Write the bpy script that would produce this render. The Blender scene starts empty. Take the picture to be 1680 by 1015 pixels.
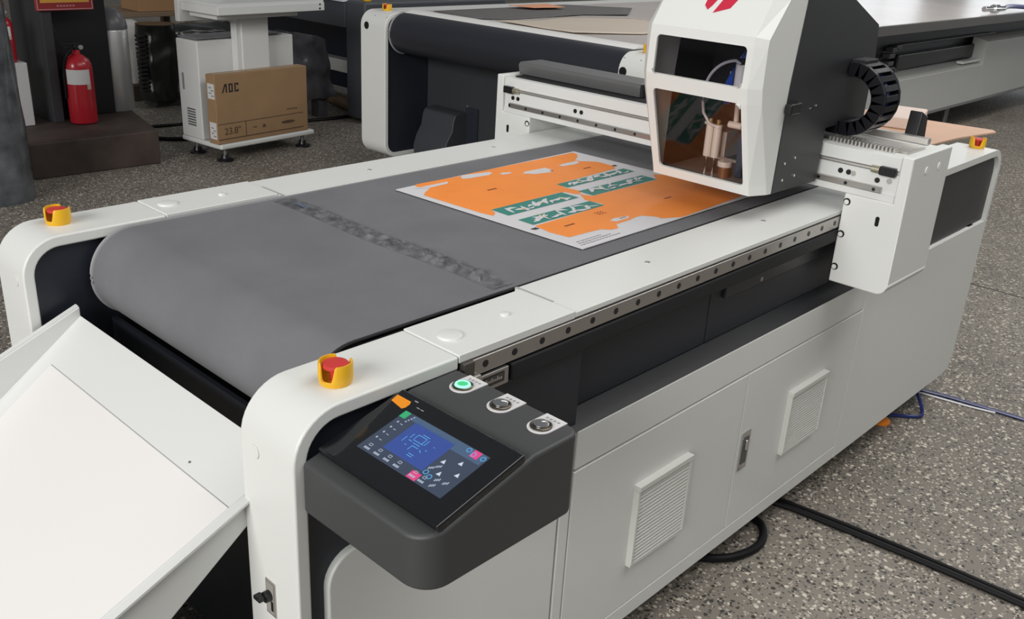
import bpy, bmesh, math, random
from mathutils import Matrix, Vector, noise

# ------------------------------------------------------------------ camera, world, light, exposure
S = bpy.context.scene
COL = S.collection
rnd = random.Random(7)
PI = math.pi

cam_data = bpy.data.cameras.new('camera')
cam = bpy.data.objects.new('camera', cam_data)
COL.objects.link(cam)
cam_data.sensor_fit = 'HORIZONTAL'
cam_data.sensor_width = 36.0
cam_data.lens = 36.0 * 1549.88 / 1680.0
cam_data.clip_start = 0.05
cam_data.clip_end = 200
_a, _r, _y = math.radians(67.3695), math.radians(3.2330), math.radians(-47.5439)
cam.matrix_world = (Matrix.Translation((-0.58493, -0.90206, 1.48350)) @ Matrix.Rotation(_y, 4, 'Z')
                    @ Matrix.Rotation(_a, 4, 'X') @ Matrix.Rotation(_r, 4, 'Z'))
S.camera = cam

W = bpy.data.worlds.new('world')
S.world = W
W.use_nodes = True
W.node_tree.nodes['Background'].inputs[0].default_value = (0.93, 0.97, 1.0, 1)
W.node_tree.nodes['Background'].inputs[1].default_value = 0.17


def area(name, loc, target, sx, sy, power, col):
    d = bpy.data.lights.new(name, 'AREA')
    d.shape = 'RECTANGLE'
    d.size, d.size_y, d.energy, d.color = sx, sy, power, col
    o = bpy.data.objects.new(name, d)
    o.location = loc
    o.rotation_euler = (Vector(target) - Vector(loc)).to_track_quat('-Z', 'Y').to_euler()
    COL.objects.link(o)
    return o


# daylight through the big workshop windows on the camera's left, and ceiling lamps
area('window_daylight', (-7.5, -0.9, 4.0), (0.8, 0.5, 0.7), 6.0, 2.8, 660, (1.0, 0.985, 0.96))
area('ceiling_lamps_bay', (2.1, -1.4, 4.3), (2.1, -0.9, 0), 4.6, 2.4, 102, (1.0, 0.98, 0.95))
area('ceiling_lamp_far', (6.4, 0.2, 4.6), (6.4, 0.2, 0), 3.0, 1.4, 110, (1.0, 0.97, 0.93))
area('ceiling_lamp_back', (8.5, 5.0, 5.2), (8.5, 4.5, 0), 3.0, 1.2, 55, (1.0, 0.98, 0.95))

VS = S.view_settings
VS.view_transform = 'Standard'
VS.look = 'None'
VS.gamma = 1.0
VS.use_curve_mapping = False
VS.exposure = 0.0


# ------------------------------------------------------------------ materials
MATS = {}


def mat(name, col, rough=0.5, metal=0.0, spec=0.5, emit=None, estr=1.0, noise_amt=0.0, nscale=8.0, bump=0.0, bscale=200.0,
        coat=0.0, trans=0.0, alpha=1.0):
    if name in MATS:
        return MATS[name]
    m = bpy.data.materials.new(name)
    m.use_nodes = True
    nt = m.node_tree
    b = nt.nodes['Principled BSDF']
    b.inputs['Base Color'].default_value = (*col, 1)
    b.inputs['Roughness'].default_value = rough
    b.inputs['Metallic'].default_value = metal
    b.inputs['Specular IOR Level'].default_value = spec
    b.inputs['Coat Weight'].default_value = coat
    b.inputs['Alpha'].default_value = alpha
    if emit:
        b.inputs['Emission Color'].default_value = (*emit, 1)
        b.inputs['Emission Strength'].default_value = estr
    tc = None
    if noise_amt or bump:
        tc = nt.nodes.new('ShaderNodeTexCoord')
    if noise_amt:
        n = nt.nodes.new('ShaderNodeTexNoise')
        n.inputs['Scale'].default_value = nscale
        n.inputs['Detail'].default_value = 6
        nt.links.new(tc.outputs['Object'], n.inputs['Vector'])
        mr = nt.nodes.new('ShaderNodeMapRange')
        mr.inputs[1].default_value, mr.inputs[2].default_value = 0.3, 0.7
        mr.inputs[3].default_value, mr.inputs[4].default_value = 1 - noise_amt, 1 + noise_amt
        nt.links.new(n.outputs[0], mr.inputs[0])
        mx = nt.nodes.new('ShaderNodeVectorMath')
        mx.operation = 'SCALE'
        mx.inputs[0].default_value = col
        nt.links.new(mr.outputs[0], mx.inputs['Scale'])
        nt.links.new(mx.outputs[0], b.inputs['Base Color'])
    if bump:
        n2 = nt.nodes.new('ShaderNodeTexNoise')
        n2.inputs['Scale'].default_value = bscale
        n2.inputs['Detail'].default_value = 3
        nt.links.new(tc.outputs['Object'], n2.inputs['Vector'])
        bp = nt.nodes.new('ShaderNodeBump')
        bp.inputs['Strength'].default_value = bump
        bp.inputs['Distance'].default_value = 0.002
        nt.links.new(n2.outputs[0], bp.inputs['Height'])
        nt.links.new(bp.outputs[0], b.inputs['Normal'])
    MATS[name] = m
    return m


def terrazzo():
    m = bpy.data.materials.new('terrazzo')
    m.use_nodes = True
    nt = m.node_tree
    b = nt.nodes['Principled BSDF']
    N, Lk = nt.nodes.new, nt.links.new
    tc = N('ShaderNodeTexCoord')
    # large worn patches
    big = N('ShaderNodeTexNoise')
    big.inputs['Scale'].default_value = 1.1
    big.inputs['Detail'].default_value = 5
    Lk(tc.outputs['Object'], big.inputs['Vector'])
    r0 = N('ShaderNodeValToRGB')
    r0.color_ramp.elements[0].position, r0.color_ramp.elements[1].position = .3, .72
    r0.color_ramp.elements[0].color = (.150, .132, .110, 1)
    r0.color_ramp.elements[1].color = (.235, .210, .178, 1)
    Lk(big.outputs[0], r0.inputs[0])
    # warp so that the chips are irregular
    wn = N('ShaderNodeTexNoise')
    wn.inputs['Scale'].default_value = 60
    Lk(tc.outputs['Object'], wn.inputs['Vector'])
    wa = N('ShaderNodeVectorMath')
    wa.operation = 'MULTIPLY_ADD'
    wa.inputs[1].default_value = (.012, .012, .012)
    Lk(wn.outputs['Color'], wa.inputs[0])
    Lk(tc.outputs['Object'], wa.inputs[2])
    cur = r0.outputs[0]
    for scale, lo, size, colr, hi in ((66, .76, .40, (.62, .57, .48, 1), 1.0), (78, .80, .40, (.022, .020, .018, 1), 1.0),
                                      (120, .74, .45, (.46, .42, .35, 1), 1.0), (140, .78, .5, (.05, .045, .04, 1), 1.0)):
        v = N('ShaderNodeTexVoronoi')
        v.inputs['Scale'].default_value = scale
        Lk(wa.outputs[0], v.inputs['Vector'])
        sx = N('ShaderNodeSeparateColor')
        Lk(v.outputs['Color'], sx.inputs[0])
        g = N('ShaderNodeMath'); g.operation = 'GREATER_THAN'; g.inputs[1].default_value = lo
        Lk(sx.outputs[0], g.inputs[0])
        ls = N('ShaderNodeMath'); ls.operation = 'LESS_THAN'; ls.inputs[1].default_value = size
        Lk(v.outputs['Distance'], ls.inputs[0])
        mu = N('ShaderNodeMath'); mu.operation = 'MULTIPLY'
        Lk(g.outputs[0], mu.inputs[0]); Lk(ls.outputs[0], mu.inputs[1])
        m2 = N('ShaderNodeMath'); m2.operation = 'MULTIPLY'; m2.inputs[1].default_value = .95
        Lk(mu.outputs[0], m2.inputs[0])
        mx = N('ShaderNodeMix'); mx.data_type = 'RGBA'
        Lk(m2.outputs[0], mx.inputs[0]); Lk(cur, mx.inputs[6])
        mx.inputs[7].default_value = colr
        cur = mx.outputs[2]
    Lk(cur, b.inputs['Base Color'])
    b.inputs['Roughness'].default_value = .55
    MATS['terrazzo'] = m
    return m


def acrylic(name, tint, fac=0.10):
    m = bpy.data.materials.new(name)
    m.use_nodes = True
    nt = m.node_tree
    nt.nodes.clear()
    out = nt.nodes.new('ShaderNodeOutputMaterial')
    t = nt.nodes.new('ShaderNodeBsdfTransparent')
    t.inputs[0].default_value = (*tint, 1)
    g = nt.nodes.new('ShaderNodeBsdfGlossy')
    g.inputs['Roughness'].default_value = .05
    g.inputs[0].default_value = (.9, .9, .9, 1)
    mx = nt.nodes.new('ShaderNodeMixShader')
    mx.inputs[0].default_value = fac
    nt.links.new(t.outputs[0], mx.inputs[1])
    nt.links.new(g.outputs[0], mx.inputs[2])
    nt.links.new(mx.outputs[0], out.inputs[0])
    MATS[name] = m
    return m


WHITE = mat('white_powder_coat', (.76, .77, .745), .38, bump=.04, bscale=900)
WHITE2 = mat('white_sheet_metal', (.735, .745, .73), .42)
DARK = mat('charcoal_panel', (.019, .023, .033), .45)
DARK2 = mat('charcoal_hood', (.028, .029, .032), .42, bump=.05, bscale=900)
BLACK = mat('black_plastic', (.008, .008, .010), .35)
BLACKM = mat('black_matt', (.010, .010, .012), .7)
CONSOLE = mat('console_grey', (.052, .054, .055), .5, bump=.06, bscale=1200)
BELT = mat('felt_belt', (.162, .163, .174), .85, noise_amt=.09, nscale=7, bump=.25, bscale=700)
SEAM = mat('belt_joint_felt', (.125, .125, .135), .42, noise_amt=.55, nscale=38, bump=.9, bscale=90)
EDGE = mat('belt_edge_rubber', (.30, .30, .31), .5)
ALU = mat('aluminium', (.62, .60, .57), .33, metal=.75)
STEEL = mat('rail_steel', (.46, .44, .42), .3, metal=.85)
CHROME = mat('chrome', (.75, .75, .75), .15, metal=1)
YELLOW = mat('estop_yellow', (.85, .47, .015), .4)
RED = mat('estop_red', (.62, .045, .04), .42)
PAPER = mat('print_paper', (.70, .69, .71), .6)
ORANGE = mat('print_orange', (1.0, .30, .045), .55, noise_amt=.04, nscale=12)
GREEN = mat('print_green', (.035, .245, .20), .55)
INK = mat('print_ink', (.05, .035, .035), .6)
INKG = mat('print_ink_grey', (.30, .29, .31), .6)
SHEET = mat('tray_sheet', (.82, .795, .775), .5)
LOGO = mat('logo_red', (.58, .025, .06), .4)
ORANGEP = mat('orange_plastic', (.85, .24, .01), .4)
TAN = mat('tan_board', (.68, .44, .31), .6, noise_amt=.06, nscale=5)
TANL = mat('tan_board_inside', (.80, .66, .58), .6)
KRAFT = mat('kraft_card', (.30, .185, .095), .75, noise_amt=.07, nscale=6)
KRAFTD = mat('kraft_card_print', (.085, .048, .028), .8)
KRAFTINK = mat('kraft_black_print', (.02, .015, .014), .8)
LABELW = mat('label_white', (.62, .62, .62), .6)
CABLE = mat('black_cable', (.004, .004, .005), .55, spec=.25)
BLUEC = mat('blue_hose', (.012, .022, .12), .3)
CLEAR = mat('pale_hose', (.55, .55, .58), .25)
ACR = acrylic('smoked_acrylic', (.93, .885, .86), .030)
ACR2 = acrylic('smoked_acrylic_dark', (.84, .84, .87), .024)
FLOORM = terrazzo()

# ------------------------------------------------------------------ mesh builder
WPOS = {}


class B:
    def __init__(self):
        self.v, self.f, self.mi = [], [], []
        self.M = None

    def add(self, vs, fs, mi=0):
        o = len(self.v)
        for p in vs:
            p = Vector(p)
            self.v.append(self.M @ p if self.M else p)
        for f in fs:
            self.f.append([i + o for i in f])
            self.mi.append(mi)
        return self

    def box(self, x0, x1, y0, y1, z0, z1, mi=0):
        vs = [(x, y, z) for z in (z0, z1) for y in (y0, y1) for x in (x0, x1)]
        return self.add(vs, [(0, 2, 3, 1), (4, 5, 7, 6), (0, 1, 5, 4), (2, 6, 7, 3), (0, 4, 6, 2), (1, 3, 7, 5)], mi)

    def prism(self, poly, ax, a, b, mi=0):
        """poly of 2-D points in the plane normal to axis ax, extruded from a to b"""
        def P(p, t):
            if ax == 0: return (t, p[0], p[1])
            if ax == 1: return (p[0], t, p[1])
            return (p[0], p[1], t)
        n = len(poly)
        area2 = sum(poly[i][0] * poly[(i + 1) % n][1] - poly[(i + 1) % n][0] * poly[i][1] for i in range(n))
        if (area2 < 0) != (ax == 1):
            poly = poly[::-1]
        vs = [P(p, a) for p in poly] + [P(p, b) for p in poly]
        fs = [tuple(range(n))[::-1], tuple(range(n, 2 * n))] + [(i, (i + 1) % n, n + (i + 1) % n, n + i) for i in range(n)]
        if a > b:
            fs = [f[::-1] for f in fs]
        return self.add(vs, fs, mi)

    def cyl(self, p0, p1, r0, r1=None, n=20, mi=0, cap=True):
        r1 = r0 if r1 is None else r1
        p0, p1 = Vector(p0), Vector(p1)
        d = (p1 - p0).normalized()
        u = d.orthogonal().normalized()
        w = d.cross(u)
        vs = []
        for p, r in ((p0, r0), (p1, r1)):
            for k in range(n):
                a = 2 * PI * k / n
                vs.append(p + (u * math.cos(a) + w * math.sin(a)) * r)
        fs = [(k, (k + 1) % n, n + (k + 1) % n, n + k) for k in range(n)]
        if cap:
            fs += [tuple(range(n))[::-1], tuple(range(n, 2 * n))]
        return self.add(vs, fs, mi)

    def lathe(self, c, prof, n=32, mi=0, a0=0, a1=2 * PI):
        full = abs(a1 - a0 - 2 * PI) < 1e-6
        m = n if full else n + 1
        vs, fs = [], []
        for r, z in prof:
            for k in range(m):
                a = a0 + (a1 - a0) * k / n
                vs.append((c[0] + r * math.cos(a), c[1] + r * math.sin(a), c[2] + z))
        for j in range(len(prof) - 1):
            for k in range(n):
                k2 = (k + 1) % m
                fs.append((j * m + k, j * m + k2, (j + 1) * m + k2, (j + 1) * m + k))
        return self.add(vs, fs, mi)

    def tube(self, path, r, n=10, mi=0):
        path = [Vector(p) for p in path]
        vs, fs = [], []
        up = Vector((0, 0, 1))
        for i, p in enumerate(path):
            t = (path[min(i + 1, len(path) - 1)] - path[max(i - 1, 0)]).normalized()
            u = t.cross(up)
            if u.length < 1e-3:
                u = t.cross(Vector((0, 1, 0)))
            u.normalize()
            w = u.cross(t)
            for k in range(n):
                a = 2 * PI * k / n
                vs.append(p + (u * math.cos(a) + w * math.sin(a)) * r)
        for i in range(len(path) - 1):
            for k in range(n):
                fs.append((i * n + k, (i + 1) * n + k, (i + 1) * n + (k + 1) % n, i * n + (k + 1) % n))
        e = (len(path) - 1) * n
        fs += [tuple(range(n)), tuple(range(e, e + n))[::-1]]
        return self.add(vs, fs, mi)

    def build(self, name, mats, parent=None, bevel=0.0, seg=2, smooth=35, recalc=True, **props):
        me = bpy.data.meshes.new(name)
        lo = Vector([min(p[i] for p in self.v) for i in range(3)])
        hi = Vector([max(p[i] for p in self.v) for i in range(3)])
        c = (lo + hi) / 2
        if parent is None:
            c.z = lo.z
        me.from_pydata([p - c for p in self.v], [], self.f)
        if not isinstance(mats, (list, tuple)):
            mats = [mats]
        for m in mats:
            me.materials.append(m)
        me.polygons.foreach_set('material_index', self.mi)
        if recalc:
            bm = bmesh.new()
            bm.from_mesh(me)
            bmesh.ops.recalc_face_normals(bm, faces=bm.faces)
            bm.to_mesh(me)
            bm.free()
        me.polygons.foreach_set('use_smooth', [smooth > 0] * len(me.polygons))
        if smooth > 0:
            me.set_sharp_from_angle(angle=math.radians(smooth))
        o = bpy.data.objects.new(name, me)
        COL.objects.link(o)
        WPOS[o.name] = c
        if parent:
            o.parent = parent
            o.location = c - WPOS[parent.name]
        else:
            o.location = c
        if bevel:
            bv = o.modifiers.new('bevel', 'BEVEL')
            bv.width = bevel
            bv.segments = seg
            bv.limit_method = 'ANGLE'
            bv.angle_limit = math.radians(40)
            bv.harden_normals = True
        for k, v in props.items():
            o[k] = v
        return o


def thing(name, loc, label, category, group=None):
    o = bpy.data.objects.new(name, None)
    o.empty_display_size = .1
    COL.objects.link(o)
    o.location = loc
    WPOS[o.name] = Vector(loc)
    o['label'], o['category'] = label, category
    if group:
        o['group'] = group
    return o


def tag(o, label, category, group=None):
    o['label'], o['category'] = label, category
    if group:
        o['group'] = group
    return o


def dup(o, off, parent=None):
    """copy of a part (and its children) shifted by off under the same (or another) parent"""
    c = o.copy()
    COL.objects.link(c)
    p = parent or o.parent
    c.parent = p
    w = WPOS[o.name] + Vector(off)
    WPOS[c.name] = w
    c.location = w - (WPOS[p.name] if p else Vector((0, 0, 0)))
    for ch in list(o.children):
        dup(ch, off, c)
    return c


def arc(cx, cz, r, a0, a1, n=8):
    return [(cx + r * math.cos(math.radians(a0 + (a1 - a0) * k / n)), cz + r * math.sin(math.radians(a0 + (a1 - a0) * k / n))) for k in range(n + 1)]


def text_mesh(txt, size, M, name, m, parent, depth=.0004, **kw):
    cu = bpy.data.curves.new(name, 'FONT')
    cu.body = txt
    cu.size = size
    cu.extrude = depth
    cu.align_x = 'LEFT'
    to = bpy.data.objects.new('tmp_text', cu)
    COL.objects.link(to)
    dg = bpy.context.evaluated_depsgraph_get()
    me = bpy.data.meshes.new_from_object(to.evaluated_get(dg))
    bpy.data.objects.remove(to)
    bpy.data.curves.remove(cu)
    b = B()
    b.M = M
    b.add([v.co for v in me.vertices], [list(p.vertices) for p in me.polygons])
    bpy.data.meshes.remove(me)
    return b.build(name, m, parent, recalc=False, **kw)


# ------------------------------------------------------------------ the setting
b = B()
b.add([(-12, -10, 0), (24, -10, 0), (24, 16, 0), (-12, 16, 0)], [(0, 1, 2, 3)])
o = b.build('floor', FLOORM, recalc=False)
o['kind'] = 'structure'
JOINT = mat('floor_joint', (.055, .05, .045), .8)
b = B().box(3.95, 3.958, -10, 16, .0003, .0012)
o = b.build('trim_1', JOINT); o['kind'] = 'structure'
PLASTER = mat('wall_plaster', (.62, .62, .60), .8, noise_amt=.04, nscale=2)
b = B().box(-12, 24, 16, 16.2, 0, 6)
o = b.build('wall_back', PLASTER); o['kind'] = 'structure'
b = B().box(24, 24.2, -10, 16, 0, 6)
o = b.build('wall_right', PLASTER); o['kind'] = 'structure'
WINL = mat('window_daylit_pane', (.8, .85, .9), .3, emit=(.92, .96, 1.0), estr=2.6)
for n_, y0 in enumerate((-7.5, -3.5, .5, 4.5, 8.5)):
    r = B().box(23.9, 24.0, y0, y0 + 3.0, 1.2, 4.4).build('window_%d' % (n_ + 1), WHITE2)
    r['kind'] = 'structure'
    for i in range(3):
        for j in range(3):
            B().box(23.88, 23.9, y0 + .06 + i * .98, y0 + .96 + i * .98, 1.28 + j * 1.04, 2.26 + j * 1.04).build('pane', WINL, r)

# ------------------------------------------------------------------ the cutting machine
T = .88
mc = thing('cutting_machine', (1.35, .5, 0), 'long white flatbed cutting machine with grey felt belt and glass fronted head', 'machine')

# cabinet body and panels
b = B()
b.box(.60, 2.60, .006, .994, .085, .638)
b.prism([(2.55, .085)] + arc(2.63, .155, .07, -90, 0, 6) + [(2.70, .638), (2.55, .638)], 1, .006, .996)
b.build('cabinet_body', WHITE, mc, bevel=.003)
b = B().prism([(.05, .09), (.557, .09), (.557, .637)] + arc(.10, .587, .05, 90, 180, 8), 1, .0, .016)
b.build('side_panel', WHITE, mc, bevel=.004)
B().prism([(.05, .09), (.557, .09), (.557, .637)] + arc(.10, .587, .05, 90, 180, 8), 1, .984, 1.0).build('side_panel', WHITE, mc, bevel=.004)
B().box(.562, .590, .0, .012, .09, .637).build('edge_strip', WHITE, mc, bevel=.002)
B().box(.594, 1.80, .0, .012, .556, .637).build('upper_panel', WHITE, mc, bevel=.0025)
B().box(.594, 1.80, .0, .010, .088, .1285).build('lower_rail', WHITE, mc, bevel=.002)


def door(x0, x1):
    d = B().box(x0, x1, .0, .012, .131, .5515).build('cabinet_door', WHITE, mc, bevel=.002)
    return d


d1 = door(.594, 1.2095)
d2 = door(1.2125, 1.800)
B().prism([(1.8025, .088)] + arc(2.63, .158, .07, -90, 0, 6) + [(2.70, .637), (1.8025, .637)], 1, .0, .012).build('rear_panel', WHITE, mc, bevel=.001)


def vent(par, x0, x1, z0, z1):
    f = B()
    w = .012
    f.box(x0, x1, -.016, .001, z1 - w, z1).box(x0, x1, -.012, .001, z0, z0 + .006)
    f.box(x0, x0 + .007, -.014, .001, z0 + .006, z1 - w).box(x1 - .007, x1, -.014, .001, z0 + .006, z1 - w)
    VM = mat('vent_plastic', (.70, .70, .66), .5)
    fr = f.build('vent_grille', VM, mc, bevel=.001, seg=1)
    n = 20
    st = (z1 - w - z0 - .008) / n
    b = B()
    zz = z0 + .006
    b.add([(x0 + .007, -.012, zz), (x1 - .007, -.012, zz), (x1 - .007, -.012, zz + .0030), (x0 + .007, -.012, zz + .0030),
           (x0 + .007, .0, zz + st), (x1 - .007, .0, zz + st), (x1 - .007, .0, zz + st - .003), (x0 + .007, .0, zz + st - .003)],
          [(0, 1, 2, 3), (3, 2, 5, 4), (4, 5, 6, 7), (7, 6, 1, 0), (0, 3, 4, 7), (1, 6, 5, 2)])
    s0 = b.build('slat', VM, fr)
    for k in range(1, n):
        dup(s0, (0, 0, k * st))


vent(d1, .797, .990, .238, .437)
vent(d2, 1.432, 1.625, .252, .432)
# door latch
h = B().box(1.222, 1.262, -.003, .0, .288, .392).build('door_handle', CHROME, mc, bevel=.002)
B().box(1.230, 1.254, -.0045, -.0028, .305, .378).build('handle_recess', mat('latch_shadow', (.16, .16, .16), .4, metal=.6), h, bevel=.001)
B().prism([(1.236, .372), (1.248, .372), (1.248, .345), (1.236, .345)], 1, -.010, -.004).build('lever', CHROME, h, bevel=.002)

# end frames (bent sheet loops) with charcoal infill
LOOP = [(0, .09)] + [(0, .88 - .075)] + arc(.075, .805, .075, 180, 90, 10)[1:] + [(.2917, .88), (.2917, .858)] + \
       arc(.075, .805, .053, 90, 180, 10) + [(.022, .09)]
for y0, y1 in ((0, .127), (.873, 1.0)):
    b = B().prism(LOOP, 1, y0, y1)
    b.build('end_frame', WHITE, mc, bevel=.004, seg=3)
INF = [(.0225, .095), (.60, .095), (.60, .8575)] + arc(.075, .805, .0525, 90, 180, 8)
for y0, y1 in ((.012, .020), (.980, .988), (.885, .893)):
    B().prism(INF, 1, y0, y1).build('frame_infill', DARK, mc)
B().box(.155, .165, .13, .87, .10, .692).build('front_panel', DARK, mc)
B().box(.021, .30, .893, .980, .095, .12).build('frame_floor', DARK, mc)
for y in (.0905, .9095):
    B().cyl((.0004, y, .795), (-.002, y, .795), .011, n=24).build('hole_plug', WHITE, mc, bevel=.001)
# main switch on the near post
sw = B().box(-.002, .001, .0565, .081, .531, .592).build('power_switch', ALU, mc, bevel=.001)
B().box(-.0028, -.0015, .0595, .078, .536, .587).build('switch_plate', mat('switch_grey', (.33, .31, .28), .5), sw)
B().cyl((-.002, .070, .567), (-.012, .070, .567), .0085, n=20).build('switch_knob', BLACK, sw, bevel=.001)
B().box(-.022, -.010, .066, .083, .5635, .5705).build('switch_lever', BLACK, sw, bevel=.002)
B().box(-.0036, -.0026, .061, .066, .542, .558).build('switch_marking', BLACK, sw)

# right end frame
b = B()
b.prism([(2.06, .88), (2.06, .858), (2.63, .858)] + arc(2.62, .802, .058, 90, 0, 8)[1:] + [(2.678, .638), (2.70, .638)] + arc(2.62, .80, .08, 0, 90, 10), 1, 0, .127)
b.build('end_frame', WHITE, mc, bevel=.003)
b = B()
b.prism([(2.06, .88), (2.06, .858), (2.63, .858)] + arc(2.62, .802, .058, 90, 0, 8)[1:] + [(2.678, .638), (2.70, .638)] + arc(2.62, .80, .08, 0, 90, 10), 1, .873, 1.0)
b.build('end_frame', WHITE, mc, bevel=.003)
for y in (.012, .98):
    B().prism([(2.205, .642), (2.677, .642), (2.677, .80)] + arc(2.62, .802, .055, 0, 90, 8) + [(2.205, .857)], 1, y, y + .008).build('frame_infill', DARK2, mc)
B().box(2.155, 2.200, .02, .05, .79, .84).build('end_bracket', ALU, mc, bevel=.002)
B().box(2.12, 2.20, .03, .07, .645, .79).build('end_bracket', DARK, mc, bevel=.002)

# side beams, their cover plates, discs and screws
for near in (True, False):
    Y = (lambda y: y) if near else (lambda y: 1 - y)

    def bx(bd, x0, x1, y0, y1, z0, z1):
        a, c = sorted((Y(y0), Y(y1)))
        return bd.box(x0, x1, a, c, z0, z1)
    bx(B(), .559, 2.06, .0, .1413, .869, .879).build('side_beam', WHITE, mc, bevel=.0015)
    bx(B(), .300, 2.20, .045, .1413, .645, .869).build('beam_body', DARK, mc)
    bx(B(), .300, 2.06, .012, .13, .80, .866).build('rail_mount', mat('beam_grey', (.10, .10, .10), .45), mc)
    bx(B(), .2925, .5585, .0, .1275, .868, .8815).build('cover_plate', WHITE, mc, bevel=.0015)
    bx(B(), .559, .566, .055, .142, .8795, .8800).build('joint_shadow_gap', mat('joint_grey', (.42, .42, .41), .5), mc)
    disc = [(0.0, .0038), (.016, .0038), (.0195, .0030), (.021, .0010), (.0212, 0)]
    B().lathe((.3295, Y(.0612), .8815), disc[::-1]).build('cap_disc', WHITE, mc)
    B().lathe((.4552, Y(.065), .8815), [(r * .40, z * .9) for r, z in disc][::-1], n=20).build('cap_disc', WHITE, mc)
    for x in (.86, 1.30, 1.75):
        s = B().lathe((x, Y(.073), .879), [(.0055, 0), (.0055, .0012), (.003, .0016), (0, .0008)], n=14)
        s.build('screw', ALU, mc)

# slot on the near side: rail, bump bar, dark wall and ledge
B().box(.318, 1.60, -.003, .012, .8385, .8665).build('linear_rail', STEEL, mc, bevel=.002)
b = B().cyl((.345, -.0036, .8535), (.345, .0, .8535), .0060, n=16)
bolt0 = b.build('rail_bolt', BLACK, mc)
for k in range(1, 19):
    dup(bolt0, (.0645 * k, 0, 0))
B().box(.405, 1.60, -.004, .030, .803, .8345).build('bump_rail', BLACKM, mc, bevel=.004)
B().box(.296, .318, -.008, .012, .825, .868).build('rail_end_stop', mat('stop_steel', (.12, .11, .10), .4, metal=.6), mc, bevel=.0015)
st = B().box(.300, .330, -.010, -.004, .815, .842).build('rail_end_stop', ALU, mc, bevel=.001)
B().cyl((.308, -.0108, .836), (.308, -.008, .836), .0045, n=14).build('bolt', BLACK, st)
np_ = B().box(.330, .395, -.006, .0, .806, .835).build('name_plate', STEEL, mc, bevel=.001)
B().box(.338, .385, -.0066, -.0055, .813, .830).build('plate_border', BLACK, np_)
B().box(.340, .383, -.0070, -.006, .815, .828).build('plate_face', mat('plate_dark', (.10, .095, .09), .4, metal=.5), np_)
b = B()
for k in range(9):
    b.box(.343 + k * .0042, .3455 + k * .0042, -.0073, -.0065, .8185, .8185 + .004 + .003 * (k % 3 == 0))
b.build('plate_marking', ALU, np_)
pz = .664
for x0, x1 in ((.30, .503), (.506, 1.05), (1.053, 1.62), (1.623, 2.2)):
    B().box(x0, x1, .036, .046, pz, .80).build('slot_panel', DARK, mc, bevel=.001)
for x0, x1 in ((.507, .545), (.5475, 1.7), (1.7005, 2.2)):
    B().prism([(.0005, .6385), (.012, .6385), (.05, .650), (.05, .668)], 0, x0, x1).build('slot_ledge', mat('ledge_black', (.008, .009, .012), .5), mc)
for x, z in ((.47, .785), (.56, .787), (1.25, .765)):
    B().cyl((x, .034, z), (x, .028, z), .0055, n=12).build('bolt', ALU, mc)
B().box(1.10, 1.62, .028, .036, .755, .80).build('slot_bracket', mat('slot_bracket_grey', (.03, .032, .036), .4), mc, bevel=.002)

# felt belt
RC, RZ, RR = .212, .7855, .0895
LP = [(2.55, .875)] + [(.212 + k * 0, .875) for k in (0,)] + arc(RC, RZ, RR, 90, 270, 28)[1:] + [(2.55, RZ - RR)]
n = len(LP)
b = B()
vs = [(x, y, z) for y in (.148, .862) for x, z in LP]
b.add(vs, [(i, i + 1, n + i + 1, n + i) for i in range(n - 1)])
b.build('felt_belt', BELT, mc, smooth=50)
b = B()
b.tube([(x, .862, z) for x, z in LP], .0042, 8)
b.build('belt_edge', EDGE, mc)
b = B()
b.tube([(x, .148, z) for x, z in LP], .003, 8)
b.build('belt_edge', BLACKM, mc)
B().cyl((RC, .150, RZ), (RC, .860, RZ), RR - .004, n=40).build('belt_roller', BLACKM, mc)
B().box(.22, 2.5, .1415, .150, .845, .868).build('belt_guide', BLACKM, mc)
B().box(.22, 2.5, .8605, .8585 + .004, .845, .868).build('belt_guide', BLACKM, mc)
B().box(.30, 2.45, .16, .85, .845, .870).build('belt_bed', BLACKM, mc)
# lumpy glued joint across the belt
b = B()
NX, NY = 22, 150
vs = []
for j in range(NY + 1):
    for i in range(NX + 1):
        u, v = i / NX, j / NY
        x = .527 + .052 * u + .004 * math.sin(v * 9) + .018 * (.5 - v) * .3
        y = .165 + .68 * v
        e = min(u, 1 - u, ) * 4
        e = min(1, max(0, e))
        if v < .07 or v > .93:
            h = .0008 * e
        else:
            ridge = abs(noise.noise(Vector((x * 20, y * 55, 1.3)))) + .7 * abs(noise.noise(Vector((x * 75 + y * 30, y * 70 - x * 60, 5))))
            h = e * (.0012 + .0130 * ridge * (.45 + .55 * (1 - v)))
        vs.append((x, y, .8753 + h))
b.add(vs, [(j * (NX + 1) + i, j * (NX + 1) + i + 1, (j + 1) * (NX + 1) + i + 1, (j + 1) * (NX + 1) + i) for j in range(NY) for i in range(NX)])
b.build('belt_joint', SEAM, mc, smooth=60, recalc=False, label='wrinkled glued joint strip across the grey felt belt')
b = B()
b.add([(.546, .80, .8792), (.560, .80, .8792), (.556, .70, .8792), (.545, .72, .8792)], [(0, 1, 2, 3)])
b.build('tape_patch', mat('blue_grey_tape', (.10, .13, .19), .35), mc, recalc=False, label='blue grey tape patch on the belt joint')

# emergency stops


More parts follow.
